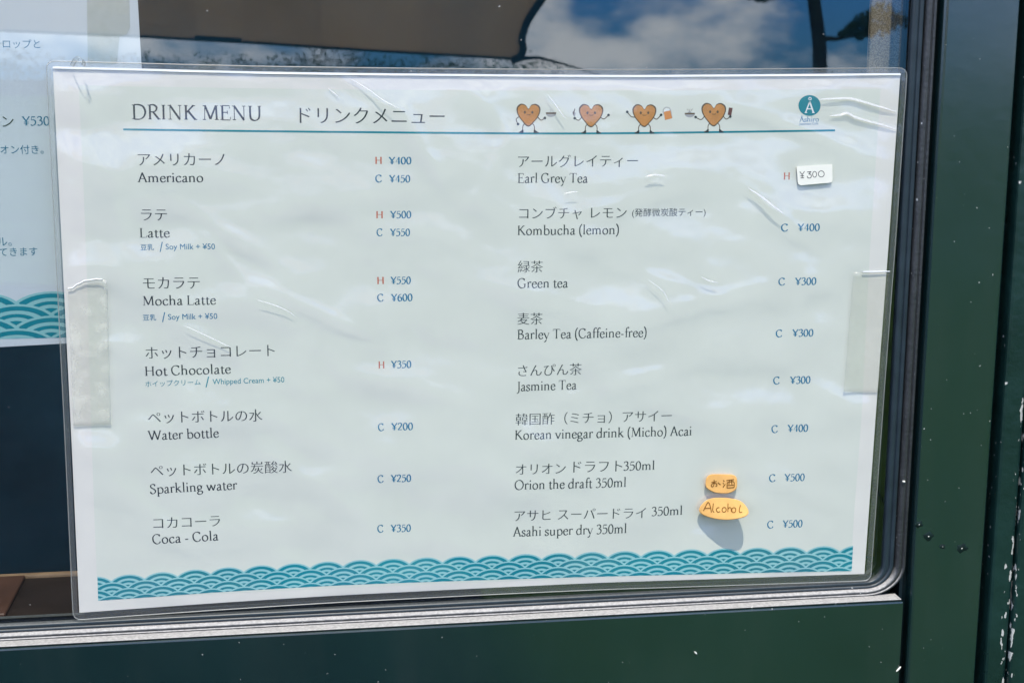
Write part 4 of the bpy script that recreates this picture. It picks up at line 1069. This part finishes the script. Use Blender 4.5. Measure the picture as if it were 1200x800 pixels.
# brown canvas sunshade standing behind the photographer
YA = -3.2
sh = thing('canvas_sunshade', mirrored(60, 400, YA), 'brown striped canvas sunshade with navy binding, reflected in the upper window', 'sunshade')
bot = [(-160,30),(0,36),(165,43),(227,46.5),(300,50.5),(375,55.5),(420,58.5),(495,63),(560,66.5),(600,69)]
rgt = [(606,69),(613,60),(612,45),(618,26),(632,4),(655,-26),(700,-80)]
seams = [-160,-60,60,150,227,285,375,495,600]
def bot_y(x):
    for a, b in zip(bot, bot[1:]):
        if a[0] <= x <= b[0]: return a[1] + (b[1]-a[1])*(x-a[0])/(b[0]-a[0])
    return bot[-1][1]
for i, (a, b) in enumerate(zip(seams, seams[1:])):
    pts = [(a, -80), (a, bot_y(a))] + [p for p in bot if a < p[0] < b] + [(b, bot_y(b))]
    if b == 600: pts += [p for p in rgt]
    else: pts += [(b, -80)]
    bm = bmesh.new(); slab(bm, [(lambda w: (w.x, w.z))(mirrored(x, y, YA)) for x, y in pts], YA-0.0015, YA+0.0015)
    obj('canvas_panel', bm, M['canvas'] if i % 2 == 0 else M['canvas2'], sh)
bm = bmesh.new(); tube(bm, [mirrored(x, y, YA) for x, y in bot], 0.0035, 8)
tube(bm, [mirrored(x, y, YA) for x, y in cat_rom([(600,69)] + rgt, 4)], [0.006]*4 + [0.011]*21 if False else 0.010, 8)
obj('binding', bm, M['navy'], sh)
bm = bmesh.new(); tube(bm, [mirrored(x, y, YA) for x, y in ((603,68.5),(632,68),(660,75),(690,84),(760,110))], [0.006,0.004,0.0025,0.0025,0.0025], 6)
p0 = mirrored(760, 110, YA); tube(bm, [p0, Vector((p0.x + 0.9, YA, GZ))], 0.0025, 6)
obj('guy_rope', bm, M['navy'], sh)
bm = bmesh.new(); b0 = mirrored(228, 45, YA + 0.01); b1 = mirrored(283, 48, YA + 0.01); tube(bm, [b0, b1], 0.007, 8)
obj('batten', bm, M['navy'], sh)
bm = bmesh.new()
for px_ in (-150,):
    p = mirrored(px_, -80, YA - 0.03); tube(bm, [Vector((p.x, YA-0.03, GZ)), Vector((p.x, YA-0.03, p.z + 0.05))], 0.018, 10)
t0, t1 = mirrored(-160, -80, YA), mirrored(700, -80, YA); tube(bm, [t0, t1], 0.014, 8)
obj('pole_frame', bm, M['navy'], sh)

# a tree with a bare trunk and a low hanging limb
def leaves(bm, c, r, n, size):
    for _ in range(n):
        d = Vector((random.gauss(0,1), random.gauss(0,1), random.gauss(0,1))).normalized() * (random.random()**0.45)
        p = c + Vector((d.x*r[0], d.y*r[1], d.z*r[2]))
        a = Vector((random.gauss(0,1), random.gauss(0,1), random.gauss(0,1))).normalized(); b = a.orthogonal().normalized()
        s = size*random.uniform(0.6, 1.3)
        bm.faces.new([bm.verts.new(p + q_) for q_ in (a*s, b*s*0.45, -a*s, -b*s*0.45)])
YT_ = -14.0
tb, tt = mirrored(963, 110, YT_), mirrored(944, -10, YT_)
tree = thing('tree', (tb.x, YT_, GZ), 'dark tree with bare trunk and low hanging limb, reflected at the upper right', 'tree')
bm = bmesh.new()
tr_ = [Vector((tb.x+0.05, YT_, GZ)), mirrored(961, 85, YT_), mirrored(960, 50, YT_), mirrored(957, 25, YT_), mirrored(954, 0, YT_), mirrored(948, -70, YT_)]
tr_.append(tr_[-1] + Vector((0.1, 0, 1.6)))
tube(bm, cat_rom([tuple(v) for v in tr_], 4), [0.078 - 0.0006*i for i in range(25)], 10)
tube(bm, [mirrored(961,45,YT_), mirrored(980,46,YT_), mirrored(1000,42,YT_), mirrored(1030,30,YT_)], [0.03,0.022,0.018,0.012], 6)
obj('trunk', bm, M['bark'], tree)
bm = bmesh.new()
for px_, py_, rr in ((988,40,.05),(996,36,.07),(1004,30,.09),(1012,24,.10),(1008,42,.06),(1022,20,.12),(1020,36,.09),(1034,14,.14),(1036,32,.12),(1050,24,.14)):
    leaves(bm, mirrored(px_, py_, YT_), (rr, rr, rr*0.8), 110, 0.028)
leaves(bm, mirrored(893, -6, YT_), (0.16, 0.12, 0.07), 300, 0.03)
leaves(bm, tr_[-1] + Vector((0, 0, 0.4)), (1.6, 1.4, 0.9), 3500, 0.07)
obj('crown', bm, M['leaf'], tree)
# far belt of trees
bm = bmesh.new(); YL_ = -70.0
for i in range(78):
    px_ = -900 + i*20 + random.uniform(-8, 8)
    p = mirrored(px_, 74, YL_); h = max(0.5, 2.75 + 0.9*noise.noise((i*0.21, 0, 5)) + random.uniform(-0.05, 0.08))
    leaves(bm, Vector((p.x, YL_ + random.uniform(-3, 3), GZ + h*0.5)), (random.uniform(0.9, 1.6), 0.8, h*0.5), 220, 0.10)
    
tag(obj('far_trees', bm, M['leaf']), 'low dark green belt of far trees reflected along the horizon', 'trees', kind='stuff')
